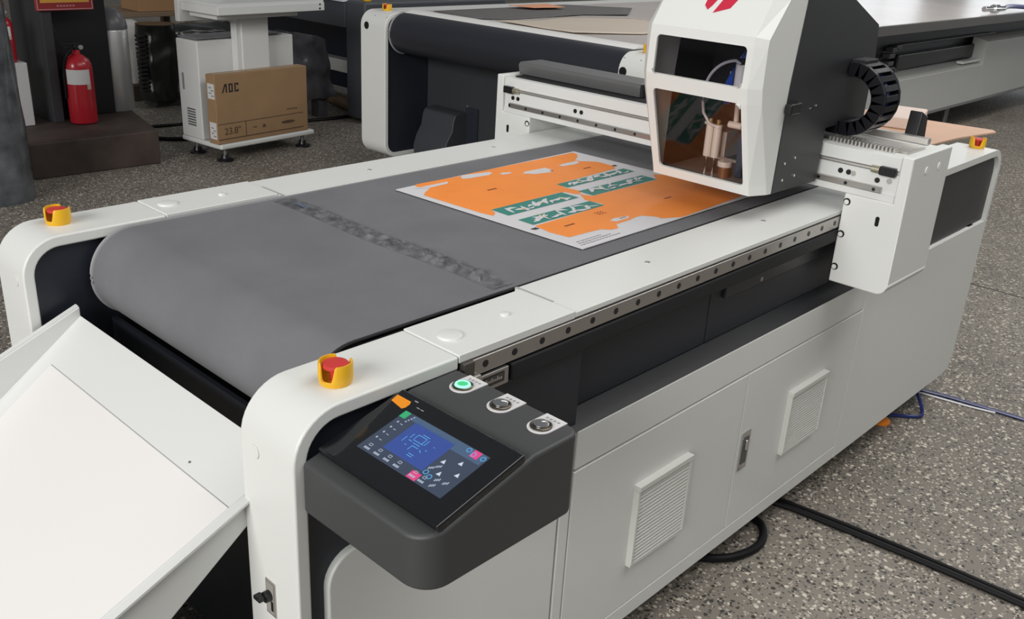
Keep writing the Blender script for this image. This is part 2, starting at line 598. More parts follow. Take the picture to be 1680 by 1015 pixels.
def estop(x, y, ang, par, z=T, s=1.0):
    n = 64
    b = B()

    def hh(a):
        d = abs((a - ang + PI / 2) % PI - PI / 2)     # two opposite openings
        t = min(1, max(0, (d - .30) / .30))
        t = t * t * (3 - 2 * t)
        return (.0095 + .0265 * t) * s
    vs = []
    for k in range(n):
        a = 2 * PI * k / n
        H = hh(a)
        for r, zz in ((.0245, .0), (.0262, .004), (.0275, .012), (.0268, H - .0015), (.0260, H), (.0240, H), (.0235, H - .0015), (.0240, .005), (.0235, .004)):
            zz = min(zz * s, H) if zz in (.004, .012, .005) else zz
            vs.append((x + r * s * math.cos(a), y + r * s * math.sin(a), z + zz))
    m = 9
    fs = []
    for k in range(n):
        k2 = (k + 1) % n
        for j in range(m - 1):
            fs.append((k * m + j, k2 * m + j, k2 * m + j + 1, k * m + j + 1))
    fs.append(tuple(k * m + m - 1 for k in range(n)))
    b.add(vs, fs)
    sh = b.build('emergency_stop', YELLOW, par, smooth=50)
    prof = [(.0085, .004), (.0088, .012), (.0105, .025), (.0195, .0262), (.0208, .0275), (.0208, .0315), (.0195, .0328), (.0150, .0332), (0, .0332)]
    B().lathe((x, y, z), [(r * s, q * s) for r, q in prof], 36).build('red_button', RED, sh)
    return sh


estop(.108, .052, math.radians(200), mc, s=.89)
estop(.106, .948, math.radians(200), mc, s=.89)
estop(2.60, .056, math.radians(200), mc, s=.89)
estop(2.60, .944, math.radians(200), mc, s=.89)

# ---------------------------------------------------------------- gantry
GX0, GX1 = 1.532, 1.74
gb = B()
gb.prism([(GX0, .924), (GX0, .940), (GX0 + .004, .940), (GX0 + .004, .988), (GX0 + .010, .988), (GX0 + .010, .998), (GX0, .998),
          (GX0, 1.028), (GX0 + .05, 1.028), (GX0 + .05, 1.020), (GX1 - .03, 1.020), (GX1 - .03, 1.030), (GX1, 1.030), (GX1, .924)], 1, -.118, 1.118)
gb.build('gantry_beam', WHITE2, mc, bevel=.001, seg=1)
B().box(GX0 - .008, GX0 + .004, -.085, 1.09, .942, .955).build('gantry_rail', STEEL, mc, bevel=.001)
gb0 = B().cyl((GX0 - .0086, -.07, .9485), (GX0 - .006, -.07, .9485), .0042, n=12).build('rail_bolt', BLACK, mc)
for k in range(1, 18):
    dup(gb0, (0, .068 * k, 0))
B().cyl((GX0 + .004, -.09, .993), (GX0 + .004, 1.09, .993), .0035, n=10).build('drive_rod', ALU, mc)
for y, z in ((1.083, .970), (1.062, .970), (.835, .972), (.812, .972), (.02, .972), (-.07, .968), (.0, .972)):
    B().cyl((GX0 + .0045, y, z), (GX0 + .002, y, z), .0062, n=14).build('beam_hole', BLACK, mc)
for y in (-.012, -.098):
    B().cyl((GX0 + .004, y, .972), (GX0 + .0005, y, .972), .006, n=14).build('beam_bolt', ALU, mc)
for s in (1, -1):
    Y = (lambda y: y) if s == 1 else (lambda y: 1 - y)
    a, c = sorted((Y(-.112), Y(-.075)))
    bk = B().box(GX0 - .012, GX0 + .004, a, c, .984, 1.004).build('belt_clamp', BLACK, mc, bevel=.002)
    a, c = sorted((Y(-.075), Y(-.055)))
    B().cyl((GX0 - .004, a, .994), (GX0 - .004, c, .994), .0085, n=16).build('belt_clamp', mat('clamp_brass', (.50, .47, .36), .35, metal=.8), mc, bevel=.001)
    for y in (-.100, -.088):
        B().cyl((GX0 - .0128, Y(y), .994), (GX0 - .011, Y(y), .994), .004, n=12).build('bolt', BLACKM, bk)
    # bracket
    pl = [(-.146, .73)] + arc(-.121, .730, .025, 180, 270, 6) + [(-.004, .705), (-.004, .924), (-.119, .924), (-.119, 1.034), (-.146, 1.034)]
    pl = [(Y(y), z) for y, z in pl]
    br = B().prism(pl, 0, GX0 - .004, 1.755).build('gantry_bracket', WHITE, mc, bevel=.014, seg=5)
    br.modifiers[0].angle_limit = math.radians(60)
    for z in (.905, .826, .744):
        bb = B().cyl((GX0 - .0046, Y(-.013), z), (GX0 - .003, Y(-.013), z), .0088, n=16).build('bracket_bolt', mat('bolt_dark', (.03, .03, .03), .4, metal=.5), br)
        bb['label'] = 'dark ring bolt at the inner edge'
        B().cyl((GX0 - .0052, Y(-.012), z - .001), (GX0 - .0044, Y(-.012), z - .001), .0058, n=16).build('bracket_bolt', WHITE, br)
    b = B()
    b.prism([(Y(-.092) + .0048 * math.cos(t * PI / 8), .876 + .0048 * math.sin(t * PI / 8) + (.007 if t <= 8 else -.007)) for t in range(16)], 0, GX0 - .0048, GX0 - .0035)
    b.build('slot_hole', BLACK, br)
    for x in (1.615, 1.69):
        B().cyl((x, Y(-.1455), .995), (x, Y(-.1475), .995), .0085, n=18).build('bracket_plug', mat('plug_white', (.86, .87, .86), .4), br)
# chain cover on the far half of the gantry
cv = B().prism([(1.595, 1.0325), (1.588, 1.062), (1.597, 1.070), (1.69, 1.070), (1.70, 1.062), (1.70, 1.0325)], 1, .655, 1.118).build('chain_cover', mat('cover_grey', (.115, .117, .118), .35), mc, bevel=.003)
cv2 = B().box(1.592, 1.698, .648, .6555, 1.034, 1.069).build('cover_end', BLACKM, cv)
for x in (1.615, 1.665):
    B().cyl((x, .648, 1.052), (x, .645, 1.052), .006, n=12).build('cover_screw', ALU, cv)
B().box(1.560, 1.72, .44, 1.10, 1.0205, 1.032).build('chain_tray', BLACKM, mc)
B().box(1.715, 1.735, -.10, .40, 1.031, 1.046).build('tray_edge', ALU, mc, bevel=.001)
B().box(1.600, 1.700, -.10, .35, 1.0205, 1.030).build('chain_tray', ALU, mc)
B().prism([(1.74, 1.02), (1.80, 1.02), (1.79, 1.085), (1.752, 1.10)], 1, -.062, -.030).build('end_stop_fin', BLACK, mc, bevel=.003)

# cable chain: links round a bend, then along the gantry top
ch = thing('cable_chain', (1.62, .03, 1.03), '', '')
for k_ in ('label', 'category'):
    del ch[k_]
ch.parent = mc
ch.location = Vector((1.62, .03, 1.03)) - WPOS[mc.name]
CYC, CZC, CR = .052, 1.128, .068


def link(M):
    b = B()
    b.M = M
    b.box(-.046, -.036, -.0135, .0135, -.016, .016).box(.036, .046, -.0135, .0135, -.016, .016)
    b.box(-.036, .036, -.009, .006, .012, .016).box(-.036, .036, -.009, .006, -.016, -.012)
    return b.build('chain_link', mat('chain_black', (.004, .004, .007), .4, spec=.25), ch, bevel=.0015, seg=1)


for k in range(12):
    a = math.radians(-90 - k * 180 / 11)
    M = Matrix.Translation((1.625, CYC + CR * math.cos(a), CZC + CR * math.sin(a))) @ Matrix.Rotation(a - PI / 2, 4, 'X')
    link(M)
for k in range(1, 8):
    link(Matrix.Translation((1.625, CYC + k * .029, CZC - CR)))
B().box(1.59, 1.66, CYC - .02, .068, CZC + CR - .015, CZC + CR + .022).build('chain_anchor', BLACKM, ch, bevel=.003)
HB = mat('hose_blue', (.02, .03, .22), .3)
for x in (1.605, 1.62, 1.637):
    b = B().tube([(x, CYC + CR * .98 * math.cos(math.radians(-90 - t * 10)), CZC + CR * .98 * math.sin(math.radians(-90 - t * 10))) for t in range(19)], .006, 8)
    b.build('hose', HB if x != 1.62 else CABLE, ch)
# comb of links lying on the tray near the camera side
b0 = B().box(1.565, 1.600, -.085, -.081, 1.0285, 1.0395).build('chain_rib', ALU, ch)
for k in range(1, 18):
    dup(b0, (0, .0092 * k, 0))

# ---------------------------------------------------------------- cutting head
hd = thing('cutting_head', (1.40, .22, .94), '', '')
for k_ in ('label', 'category'):
    del hd[k_]
hd.parent = mc
hd.location = Vector((1.40, .22, .94)) - WPOS[mc.name]
YN, YF = .092, .348
FP = [(1.250, .940), (1.244, .961), (1.1845, 1.146), (1.1775, 1.179), (1.1795, 1.262), (1.1815, 1.282), (1.229, 1.353), (1.300, 1.455)]
SP = [(1.288, .942), (1.281, .964), (1.208, 1.146), (1.2005, 1.179), (1.1985, 1.262), (1.2, 1.278), (1.264, 1.357), (1.335, 1.457)]
YB = [YN, .106, .330, YF]
sh = B()
win = {1: None, 3: None}
for i in range(len(FP) - 1):
    for j in range(3):
        if j == 1 and i in win:
            continue
        p, q = FP[i], FP[i + 1]
        sh.add([(p[0], YB[j], p[1]), (p[0], YB[j + 1], p[1]), (q[0], YB[j + 1], q[1]), (q[0], YB[j], q[1])], [(0, 1, 2, 3)])
    for yf, ys in ((YN, .070), (YF, .370)):
        p, q, s_, t_ = FP[i], FP[i + 1], SP[i], SP[i + 1]
        sh.add([(p[0], yf, p[1]), (q[0], yf, q[1]), (t_[0], ys, t_[1]), (s_[0], ys, s_[1])], [(0, 1, 2, 3)])
SEAMX = [(1.308, .941), (1.3085, .963), (1.313, 1.146), (1.315, 1.179), (1.325, 1.262), (1.327, 1.278), (1.336, 1.357), (1.345, 1.457)]
for i in range(len(SP) - 1):
    for ys in (.070, .370):
        sh.add([(SP[i][0], ys, SP[i][1]), (SP[i + 1][0], ys, SP[i + 1][1]), (SEAMX[i + 1][0], ys, SEAMX[i + 1][1]), (SEAMX[i][0], ys, SEAMX[i][1])], [(0, 1, 2, 3)])
# rounded window corners
for i in win:
    p, q = Vector((FP[i][0], 0, FP[i][1])), Vector((FP[i + 1][0], 0, FP[i + 1][1]))
    up = (q - p).normalized()
    yv = Vector((0, 1, 0))
    R_ = .010
    for base, dv in ((p, up), (q, -up)):
        for yy, dy in ((YB[1], yv), (YB[2], -yv)):
            c0 = base + Vector((0, yy, 0))
            cc = c0 + dv * R_ + dy * R_
            pts = [c0] + [cc - dv * R_ * math.sin(t * PI / 12) - dy * R_ * math.cos(t * PI / 12) for t in range(7)]
            sh.add(pts, [tuple(range(8))])
# top cap
sh.add([(1.300, YN, 1.455), (1.300, YF, 1.455), (1.335, .370, 1.457), (1.345, .370, 1.457), (1.345, .07, 1.457), (1.335, .07, 1.457)], [(0, 1, 2, 3, 4, 5)])
so = sh.build('front_shell', WHITE, hd, smooth=0)
bm = bmesh.new(); bm.from_mesh(so.data)
bmesh.ops.remove_doubles(bm, verts=bm.verts, dist=.0004)
bmesh.ops.recalc_face_normals(bm, faces=bm.faces)
bm.to_mesh(so.data); bm.free()
md = so.modifiers.new('thick', 'SOLIDIFY'); md.thickness = .006; md.offset = -1
md = so.modifiers.new('bevel', 'BEVEL'); md.width = .0025; md.segments = 2; md.limit_method = 'ANGLE'; md.angle_limit = math.radians(15)
for i, m in ((1, ACR), (3, ACR2)):
    p, q = FP[i], FP[i + 1]
    b = B()
    o_ = .008
    pts = [(p[0] + o_, .1, p[1] - .004), (p[0] + o_, .336, p[1] - .004), (q[0] + o_, .336, q[1] + .004), (q[0] + o_, .1, q[1] + .004)]
    b.add(pts + [(x + .003, y, z) for x, y, z in pts], [(0, 1, 2, 3), (7, 6, 5, 4), (0, 4, 5, 1), (1, 5, 6, 2), (2, 6, 7, 3), (3, 7, 4, 0)])
    b.build('window_pane', m, hd)
# charcoal side plates and hood
SPOLY = [(1.309, .941), (1.517, .938), (1.521, 1.064), (1.722, 1.064), (1.722, 1.217), (1.709, 1.289), (1.563, 1.348), (1.44, 1.455), (1.346, 1.457), (1.337, 1.357), (1.327, 1.278), (1.315, 1.179), (1.3135, 1.146)]
for y0, y1 in ((.0685, .0765), (.3635, .3715)):
    B().prism(SPOLY, 1, y0, y1).build('side_plate', DARK2, hd, bevel=.0015)
B().prism([(1.475, 1.064), (1.721, 1.064), (1.721, 1.217), (1.708, 1.288), (1.563, 1.346), (1.475, 1.42)], 1, .077, .363).build('rear_hood', DARK2, hd)
B().box(1.475, 1.519, .077, .363, .955, 1.064).build('carriage_plate', mat('carriage_navy', (.012, .014, .022), .4), hd)
B().prism([(1.34, 1.452), (1.475, 1.42), (1.475, 1.43), (1.36, 1.462)], 1, .077, .363).build('hood_top', DARK2, hd)
# latch bridging shell and plate
lt = B().box(1.302, 1.350, .050, .0684, 1.118, 1.142).build('hood_latch', BLACK, hd, bevel=.004)
B().cyl((1.350, .068, 1.130), (1.350, .058, 1.130), .013, n=20).build('latch_knob', BLACK, hd, bevel=.002)
for x, z in ((1.43, 1.118), (1.455, 1.122), (1.345, 1.005), (1.39, 1.012), (1.40, .97), (1.345, .967)):
    B().cyl((x, .0688, z), (x, .0665, z), .0032, n=10).build('plate_screw', CHROME, hd)
# red emblem: two slanted bars, cut by the frame in the photograph
fx = lambda z: 1.1815 + (z - 1.282) / (1.353 - 1.282) * .0475
fdir = Vector((1.229 - 1.1815, 0, 1.353 - 1.282)).normalized()
fn = Vector((-fdir.z, 0, fdir.x))


def on_front(y, z):
    return Vector((fx(z), y, z)) + fn * .0012


for poly in ([(.229, 1.321), (.222, 1.330), (.198, 1.375), (.214, 1.380), (.2395, 1.345), (.2395, 1.329)],
             [(.2135, 1.3165), (.178, 1.3285), (.169, 1.3455), (.150, 1.385), (.176, 1.388), (.2025, 1.343)]):
    b = B()
    pts = [on_front(y, z) for y, z in poly]
    n = len(pts)
    b.add(pts + [p + fn * -.001 for p in pts], [tuple(range(n)), tuple(range(n, 2 * n))[::-1]] + [(i, (i + 1) % n, n + (i + 1) % n, n + i) for i in range(n)])
    b.build('red_emblem', LOGO, hd)
B().box(1.262, 1.474, .085, .355, .9425, .947).build('head_floor', mat('head_floor_grey', (.26, .22, .20), .45), hd)
# tools behind the windows
SIL = mat('cylinder_silver', (.90, .89, .86), .25, metal=.1)
for y, z0, z1 in ((.262, .985, 1.062), (.241, .985, 1.062)):
    t = B().cyl((1.335, y, z0), (1.335, y, z1), .0095, n=18).build('pneumatic_cylinder', SIL, hd, bevel=.001)
    B().cyl((1.335, y, .944), (1.335, y, z0), .0045, n=12).build('piston_rod', CHROME, hd)
    B().cyl((1.335, y, z1), (1.335, y, z1 + .012), .006, n=12).build('air_fitting', mat('brass', (.55, .45, .25), .3, metal=.9), hd, bevel=.001)
B().box(1.350, 1.475, .225, .280, .985, 1.045).build('tool_block', mat('tool_block', (.50, .49, .47), .4, metal=.4), hd, bevel=.002)
B().cyl((1.345, .206, 1.135), (1.345, .206, 1.203), .015, n=24).build('spindle_motor', SIL, hd, bevel=.002)
B().cyl((1.345, .206, 1.203), (1.345, .206, 1.214), .011, n=24).build('motor_cap', BLACK, hd, bevel=.001)
B().cyl((1.345, .203, 1.075), (1.345, .206, 1.135), .006, n=16).build('spindle_shaft', SIL, hd)
B().cyl((1.345, .220, 1.066), (1.345, .185, 1.066), .008, n=16).build('air_fitting', SIL, hd, bevel=.001)
B().box(1.360, 1.475, .180, .235, 1.08, 1.195).build('motor_mount', BLACKM, hd)
for y in (.262, .246):
    B().cyl((1.40, y, 1.155), (1.40, y, 1.175), .006, n=12).build('air_fitting', SIL, hd)
B().box(1.345, 1.365, .262, .282, 1.115, 1.128).build('sensor', WHITE2, hd, bevel=.001)
B().box(1.37, 1.385, .292, .300, 1.05, 1.056).build('sensor', WHITE2, hd)
BR = mat('copper_tool', (.42, .22, .13), .35, metal=.6)
B().cyl((1.325, .205, .945), (1.325, .205, .972), .013, n=16).build('tool_holder', BR, hd, bevel=.002)
B().cyl((1.325, .205, .972), (1.325, .205, .985), .017, n=16).build('tool_holder', SIL, hd, bevel=.002)
B().box(1.345, 1.362, .172, .190, .948, 1.05).build('tool_rod', mat('navy_rod', (.03, .04, .08), .4), hd, bevel=.002)
B().tube([(1.325, .200 + .0 * t, 1.205) if t == 0 else (1.325, .20 + .085 * math.sin(t / 10 * PI / 2 * 1.0), 1.212 - .08 * (1 - math.cos(t / 10 * PI / 2))) for t in range(11)] +
         [(1.325, .285, 1.11), (1.326, .280, 1.085), (1.328, .262, 1.062), (1.33, .235, 1.055)], .0035, 10).build('air_hose', CLEAR, hd)
for k in range(4):
    B().tube([(1.40, .272 - k * .004, 1.10), (1.38, .262 - k * .005, 1.15), (1.385, .245 - k * .006, 1.195), (1.40, .222 - k * .007, 1.245), (1.43, .21 - k * .007, 1.28)], .003, 8).build('air_hose', mat('hose_bright_blue', (.02, .09, .50), .3), hd)

# ---------------------------------------------------------------- control console
CY0, CY1 = -.242, -.0005
prof = [(.013, .742), (.013, .8145), (.196, .8615), (.284, .8625), (.288, .858), (.288, .742)]
con = B()
# rounded outer vertical corners: build as loft of rounded footprints
foot = []
rr = .040
foot += [(.013, CY1)]
foot += [(.013 + rr - rr * math.cos(t * PI / 16), CY0 + rr - rr * math.sin(t * PI / 16)) for t in range(9)]
r2 = .022
foot += [(.288 - r2 + r2 * math.sin(t * PI / 16), CY0 + r2 - r2 * math.cos(t * PI / 16)) for t in range(9)]
foot += [(.288, CY1)]


def ztop(x):
    return .8145 + (x - .013) * (.8615 - .8145) / (.196 - .013) if x < .196 else .8615 + (x - .196) * .001 / .088


n = len(foot)
vs = [(x, y, .738) for x, y in foot] + [(x, y, ztop(x)) for x, y in foot]
k1, k2 = n, n + 1
vs += [(.196, CY1, .8615), (.196, CY0, .8615)]
a_, c_ = 2 * n, 2 * n + 1
fs = [tuple(range(n))]
for i in range(n):
    fs.append((i, (i + 1) % n, n + (i + 1) % n, n + i))
# top split at the fold
lowtop = [n + i for i in range(10)] + [c_, a_]
hightop = [n + i for i in range(10, n)] + [a_, c_]
fs[1 + 9] = (9, 10, n + 10, c_, n + 9)
fs[n] = (n - 1, 0, n, a_, n + n - 1)
fs += [tuple(lowtop), tuple(hightop)]
con.add(vs, fs)
co = con.build('control_console', CONSOLE, mc, bevel=.006, seg=3, smooth=30)
co.modifiers[0].angle_limit = math.radians(40)
# tilted touch screen
import mathutils
SX = (.8615 - .8145) / (.196 - .013)
ux = Vector((1, 0, SX)).normalized()
uy = Vector((0, 1, 0))
un = ux.cross(uy)
O = Vector((.036, -.240, ztop(.036)))
MS = Matrix((( ux.x, uy.x, un.x, O.x), (ux.y, uy.y, un.y, O.y), (ux.z, uy.z, un.z, O.z), (0, 0, 0, 1)))
SW, SH_ = .150, .233       # along slope, across
b = B(); b.M = MS
b.add([(0, 0, 0), (SW, 0, 0), (SW, SH_, 0), (0, SH_, 0), (0, 0, .012), (SW, 0, .012), (SW, SH_, .012), (0, SH_, .012)],
      [(3, 2, 1, 0), (4, 5, 6, 7), (0, 1, 5, 4), (1, 2, 6, 5), (2, 3, 7, 6), (3, 0, 4, 7)])
b.build('touch_screen', mat('screen_glass_black', (.006, .007, .009), .13, coat=.4), co, bevel=.003)


def flat(name, m, quads, lift, parent=co, tri=False):
    """flat print on the screen; each polygon in (across from near edge, up the slope) metres"""
    b = B(); b.M = MS
    for q in quads:
        b.add([(p[1], p[0], lift) for p in q], [tuple(range(len(q)))])
    o = b.build(name, m, parent, recalc=False)
    bm = bmesh.new(); bm.from_mesh(o.data)
    for f in bm.faces:
        if f.normal.z < 0:
            f.normal_flip()
    bm.to_mesh(o.data); bm.free()
    return o


def rect(a0, a1, s0, s1):
    return [(a0, s0), (a1, s0), (a1, s1), (a0, s1)]


def em(name, c, e=1.0):
    return mat(name, (.01, .01, .01), .3, emit=c, estr=e)


DA0, DA1, DS0, DS1 = .031, .191, .033, .120      # display window: across, up-slope
dw, dh = DA1 - DA0, DS1 - DS0


def D(a, s):          # display coords: a 0..1 from the far (y+) end to the near end, s 0..1 upwards
    return (DA1 - a * dw, DS0 + s * dh)


def DR(a0, a1, s0, s1):
    return [D(a0, s0), D(a1, s0), D(a1, s1), D(a0, s1)]


flat('display', em('display_slate', (.040, .058, .095)), [DR(0, 1, 0, 1)], .0123)
flat('display_canvas', em('display_blue', (.035, .075, .31)), [DR(.19, .66, .22, .90)], .0125)
flat('display_band', em('display_teal', (.065, .115, .20)), [DR(.12, .98, .88, .99), DR(.66, .98, .78, .88)], .0125)
flat('display_button', em('display_pink', (.75, .06, .24)), [DR(.60, .70, .01, .16), DR(.84, .92, .84, .99)], .0127)
flat('display_tag', em('display_green', (.03, .40, .16)), [DR(.0, .07, .84, .99)], .0127)
WI = em('display_white', (.62, .68, .78))
tris = []
for a, s, d in ((.73, .54, 0), (.86, .66, 2), (.80, .33, 0), (.93, .46, 2)):
    tris.append([D(a - .022, s - .035), D(a + .022, s - .035), D(a, s + .045)])
for q in tris:
    flat('display_arrow', WI, [q], .0129)
qs = []
for a in (.09, .21, .33, .45, .64, .74):                     # captions along the lower edge
    for k in range(3):
        qs.append(DR(a - .03 + k * .022, a - .012 + k * .022, .045, .085))
    qs.append(DR(a - .018, a + .018, .125, .135)); qs.append(DR(a - .018, a + .018, .165, .175)); qs.append(DR(a - .018, a - .013, .125, .175)); qs.append(DR(a + .013, a + .018, .125, .175))
for k in range(4):
    qs.append(DR(.10 + k * .008, .115 + k * .008, .80 + k * .045, .825 + k * .045))
for s in (.72, .58, .44, .30):
    qs.append(DR(.045, .062, s, s + .035)); qs.append(DR(.09, .12, s, s + .012))
for a, s in ((.68, .30), (.72, .38), (.82, .18), (.90, .20), (.83, .06)):
    for k in range(3):
        qs.append(DR(a + k * .014, a + .010 + k * .014, s + .02 * k, s + .05 + .02 * k))
flat('display_icon', em('display_icon_grey', (.40, .45, .54)), qs, .0129)['kind'] = 'stuff'
CYA = em('display_cyan', (.10, .38, .75))
qs = []


def seg(a0, s0, a1, s1, w=.006):
    p, q = D(a0, s0), D(a1, s1)
    d = Vector((q[0] - p[0], q[1] - p[1])).normalized() * w * .09
    qs.append([(p[0] - d.y, p[1] + d.x), (q[0] - d.y, q[1] + d.x), (q[0] + d.y, q[1] - d.x), (p[0] + d.y, p[1] - d.x)])


for l in ((.33, .72, .33, .62), (.33, .72, .43, .72), (.43, .72, .43, .60), (.33, .60, .45, .60), (.46, .72, .46, .60), (.36, .76, .44, .76), (.29, .70, .29, .60),
          (.38, .50, .38, .40), (.38, .50, .45, .50), (.36, .55, .44, .55), (.47, .50, .50, .46), (.30, .56, .34, .56), (.42, .36, .48, .36), (.42, .32, .48, .32), (.26, .48, .26, .60),
          (.31, .46, .33, .46), (.51, .54, .53, .54), (.54, .66, .555, .66)):
    seg(*l)
for a, s in ((.80, .93), (.865, .90), (.965, .91), (.70, .24), (.76, .20)):
    pts = [(a + .022 * math.cos(t * PI / 4), s + .042 * math.sin(t * PI / 4)) for t in range(9)]
    for t in range(8):
        seg(*pts[t], *pts[t + 1], w=.007)
flat('display_drawing', CYA, qs, .0129)['kind'] = 'stuff'
flat('orange_sticker', mat('sticker_orange', (.80, .27, .01), .5), [[(.200, .1185), (.226, .1225), (.228, .136), (.200, .136), (.197, .131), (.197, .123)]], .0124)
flat('bezel_print', mat('bezel_print_grey', (.30, .30, .32), .5), [rect(.190, .197, .1395, .1415), rect(.178, .184, .1315, .133), rect(.170, .176, .1315, .133)], .0124)
# push buttons on white D-shaped plates
PLATE = mat('button_plate', (.70, .69, .69), .35)
for k, yb in enumerate((-.049, -.124, -.199)):
    pts = [(.286, yb - .0185), (.286, yb + .0185), (.252, yb + .0185)] + [(.252 - .0185 * math.sin(t * PI / 12), yb + .0185 * math.cos(t * PI / 12)) for t in range(1, 12)] + [(.252, yb - .0185)]
    pb = B().prism(pts, 2, .8620, .8640).build('button_plate', PLATE, co, bevel=.0005, seg=1)
    zc = .864
    ring = [(.0152, 0), (.0152, .002), (.0135, .0032), (.0115, .0025)]
    B().lathe((.253, yb, zc), ring, 32).build('button_ring', mat('button_bezel', (.10, .085, .07), .3, metal=.8), co)
    if k == 0:
        GL = mat('green_lamp_ring', (.05, .5, .2), .3, emit=(.12, 1.0, .35), estr=4.5)
        B().lathe((.253, yb, zc + .0005), [(.0118, .0), (.0110, .0035), (.0085, .004), (.0080, .003)], 32).build('button_lamp', GL, co)
        B().lathe((.253, yb, zc + .0005), [(.0082, .0), (.0080, .0035), (.0, .004)], 32).build('push_button', mat('green_lens', (.05, .35, .14), .3, emit=(.03, .35, .12), estr=1.0), co)
    else:
        B().lathe((.253, yb, zc + .0005), [(.0115, .0), (.0108, .0045), (.006, .0062), (.0, .0066)], 32).build('push_button', CHROME, co)
    b = B()
    for j in range(4):
        b.box(.2745, .2785, yb - .0125 + j * .0066, yb - .0085 + j * .0066, .8640, .86415)
    b.box(.2695, .2705, yb - .004, yb + .006, .8640, .86415)
    b.build('plate_lettering', mat('plate_print_grey', (.33, .33, .34), .5), co)

# feet
FT = mat('foot_steel', (.25, .25, .25), .4, metal=.7)
for x, y in ((.70, .2), (.70, .8), (2.30, .060), (2.30, .9), (1.25, .10), (1.25, .9)):
    f = B().cyl((x, y, .012), (x, y, .087), .008, n=12).build('machine_foot', FT, mc)
    orange = (x, y) == (2.30, .060)
    b = B().lathe((x, y, 0), [(0, 0), (.034, 0), (.034, .006), (.018, .016), (0, .016)], 24)
    b.build('foot_pad', ORANGEP if orange else BLACKM, f)

# ---------------------------------------------------------------- printed sheet on the belt
ps = thing('printed_sheet', (1.135, .48, .876), 'white printed carton sheet with orange panels and green leaf pattern on the belt', 'paper')
ZP = .8792
A0, A1, A2, A3 = (.799, .752), (.822, .203), (1.474, .203), (1.456, .764)
b = B()
NU, NV = 24, 20
vs = []
for j in range(NV + 1):
    for i in range(NU + 1):
        u, v = i / NU, j / NV
        x = (A1[0] * (1 - v) + A0[0] * v) * (1 - u) + (A2[0] * (1 - v) + A3[0] * v) * u
        y = (A1[1] * (1 - u) + A2[1] * u) * (1 - v) + (A0[1] * (1 - u) + A3[1] * u) * v
        vs.append((x, y, ZP))
fs = [(j * (NU + 1) + i, j * (NU + 1) + i + 1, (j + 1) * (NU + 1) + i + 1, (j + 1) * (NU + 1) + i) for j in range(NV) for i in range(NU)]
b.add(vs, fs)
pso = b.build('paper', PAPER, ps, recalc=False, smooth=0)
md = pso.modifiers.new('thick', 'SOLIDIFY'); md.thickness = .0018; md.offset = -1


def prt(name, m, polys, lift, parent=ps):
    b = B()
    for q in polys:
        a2 = sum(q[i][0] * q[(i + 1) % len(q)][1] - q[(i + 1) % len(q)][0] * q[i][1] for i in range(len(q)))
        q = q if a2 > 0 else q[::-1]
        b.add([(x, y, ZP + lift) for x, y in q], [tuple(range(len(q)))])
    return b.build(name, m, parent, recalc=False)


OR1 = [(.853, .747), (.866, .757), (1.01, .752), (1.02, .755), (1.065, .757), (1.440, .755), (1.436, .735), (1.412, .713), (1.378, .694), (1.382, .677), (1.416, .646), (1.415, .591), (1.398, .57), (1.378, .569), (1.154, .558), (1.141, .523), (1.149, .485), (1.128, .465), (1.117, .472), (1.11, .499), (1.092, .504), (.862, .501), (.853, .479), (.834, .466), (.827, .498), (.818, .676), (.835, .691), (.871, .714), (.853, .738)]
OR2 = [(1.126, .466), (1.138, .437), (1.394, .434), (1.433, .473), (1.453, .453), (1.469, .218), (1.397, .213), (1.173, .204), (1.124, .227), (1.125, .242), (1.105, .268), (1.083, .269), (1.057, .264), (1.007, .263), (.987, .242), (.966, .245), (.95, .261), (.911, .264), (.854, .267), (.846, .312), (.854, .362), (1.093, .37), (1.105, .382), (1.097, .426)]
prt('orange_print', ORANGE, [OR1], .0003)
prt('orange_print', ORANGE, [OR2], .0003)
NOT = [[(.998, .743), (1.016, .754), (1.093, .738), (1.092, .726), (1.071, .716), (1.01, .722), (.991, .728)], [(1.152, .677), (1.171, .687), (1.245, .684), (1.244, .656), (1.224, .644), (1.176, .655)], [(1.099, .707), (1.114, .714), (1.138, .704), (1.132, .696), (1.104, .698)], [(1.291, .677), (1.312, .684), (1.374, .685), (1.367, .668), (1.343, .662), (1.297, .667)], [(.833, .73), (.881, .732), (.944, .731), (.932, .718), (.872, .715)], [(1.014, .286), (1.035, .293), (1.077, .285), (1.066, .274), (1.021, .274)]]
for q in NOT:
    prt('white_cutout', PAPER, [q], .0006)
GR = [(.862, .447, 1.100, .501), (.856, .369, 1.098, .413), (1.146, .521, 1.416, .557), (1.142, .438, 1.398, .484)]
for x0, y0, x1, y1 in GR:
    prt('green_print', GREEN, [[(x0, y0), (x1, y0), (x1, y1), (x0, y1)]], .0006)
# white leaf and fish shapes on the green panels, a few yellow and red touches
WL, YL, RL = [], [], []
rr_ = random.Random(11)


def leaf(cx, cy, a, L, w, bend):
    n = 8
    up, dn = [], []
    for k in range(n + 1):
        t = k / n
        px = (t - .5) * L
        by = bend * math.sin(t * PI)
        hw = w * math.sin(t * PI) ** .8
        up.append((px, by + hw)); dn.append((px, by - hw))
    pts = up + dn[::-1][1:-1]
    ca, sa = math.cos(a), math.sin(a)
    return [(cx + x * ca - y * sa, cy + x * sa + y * ca) for x, y in pts]


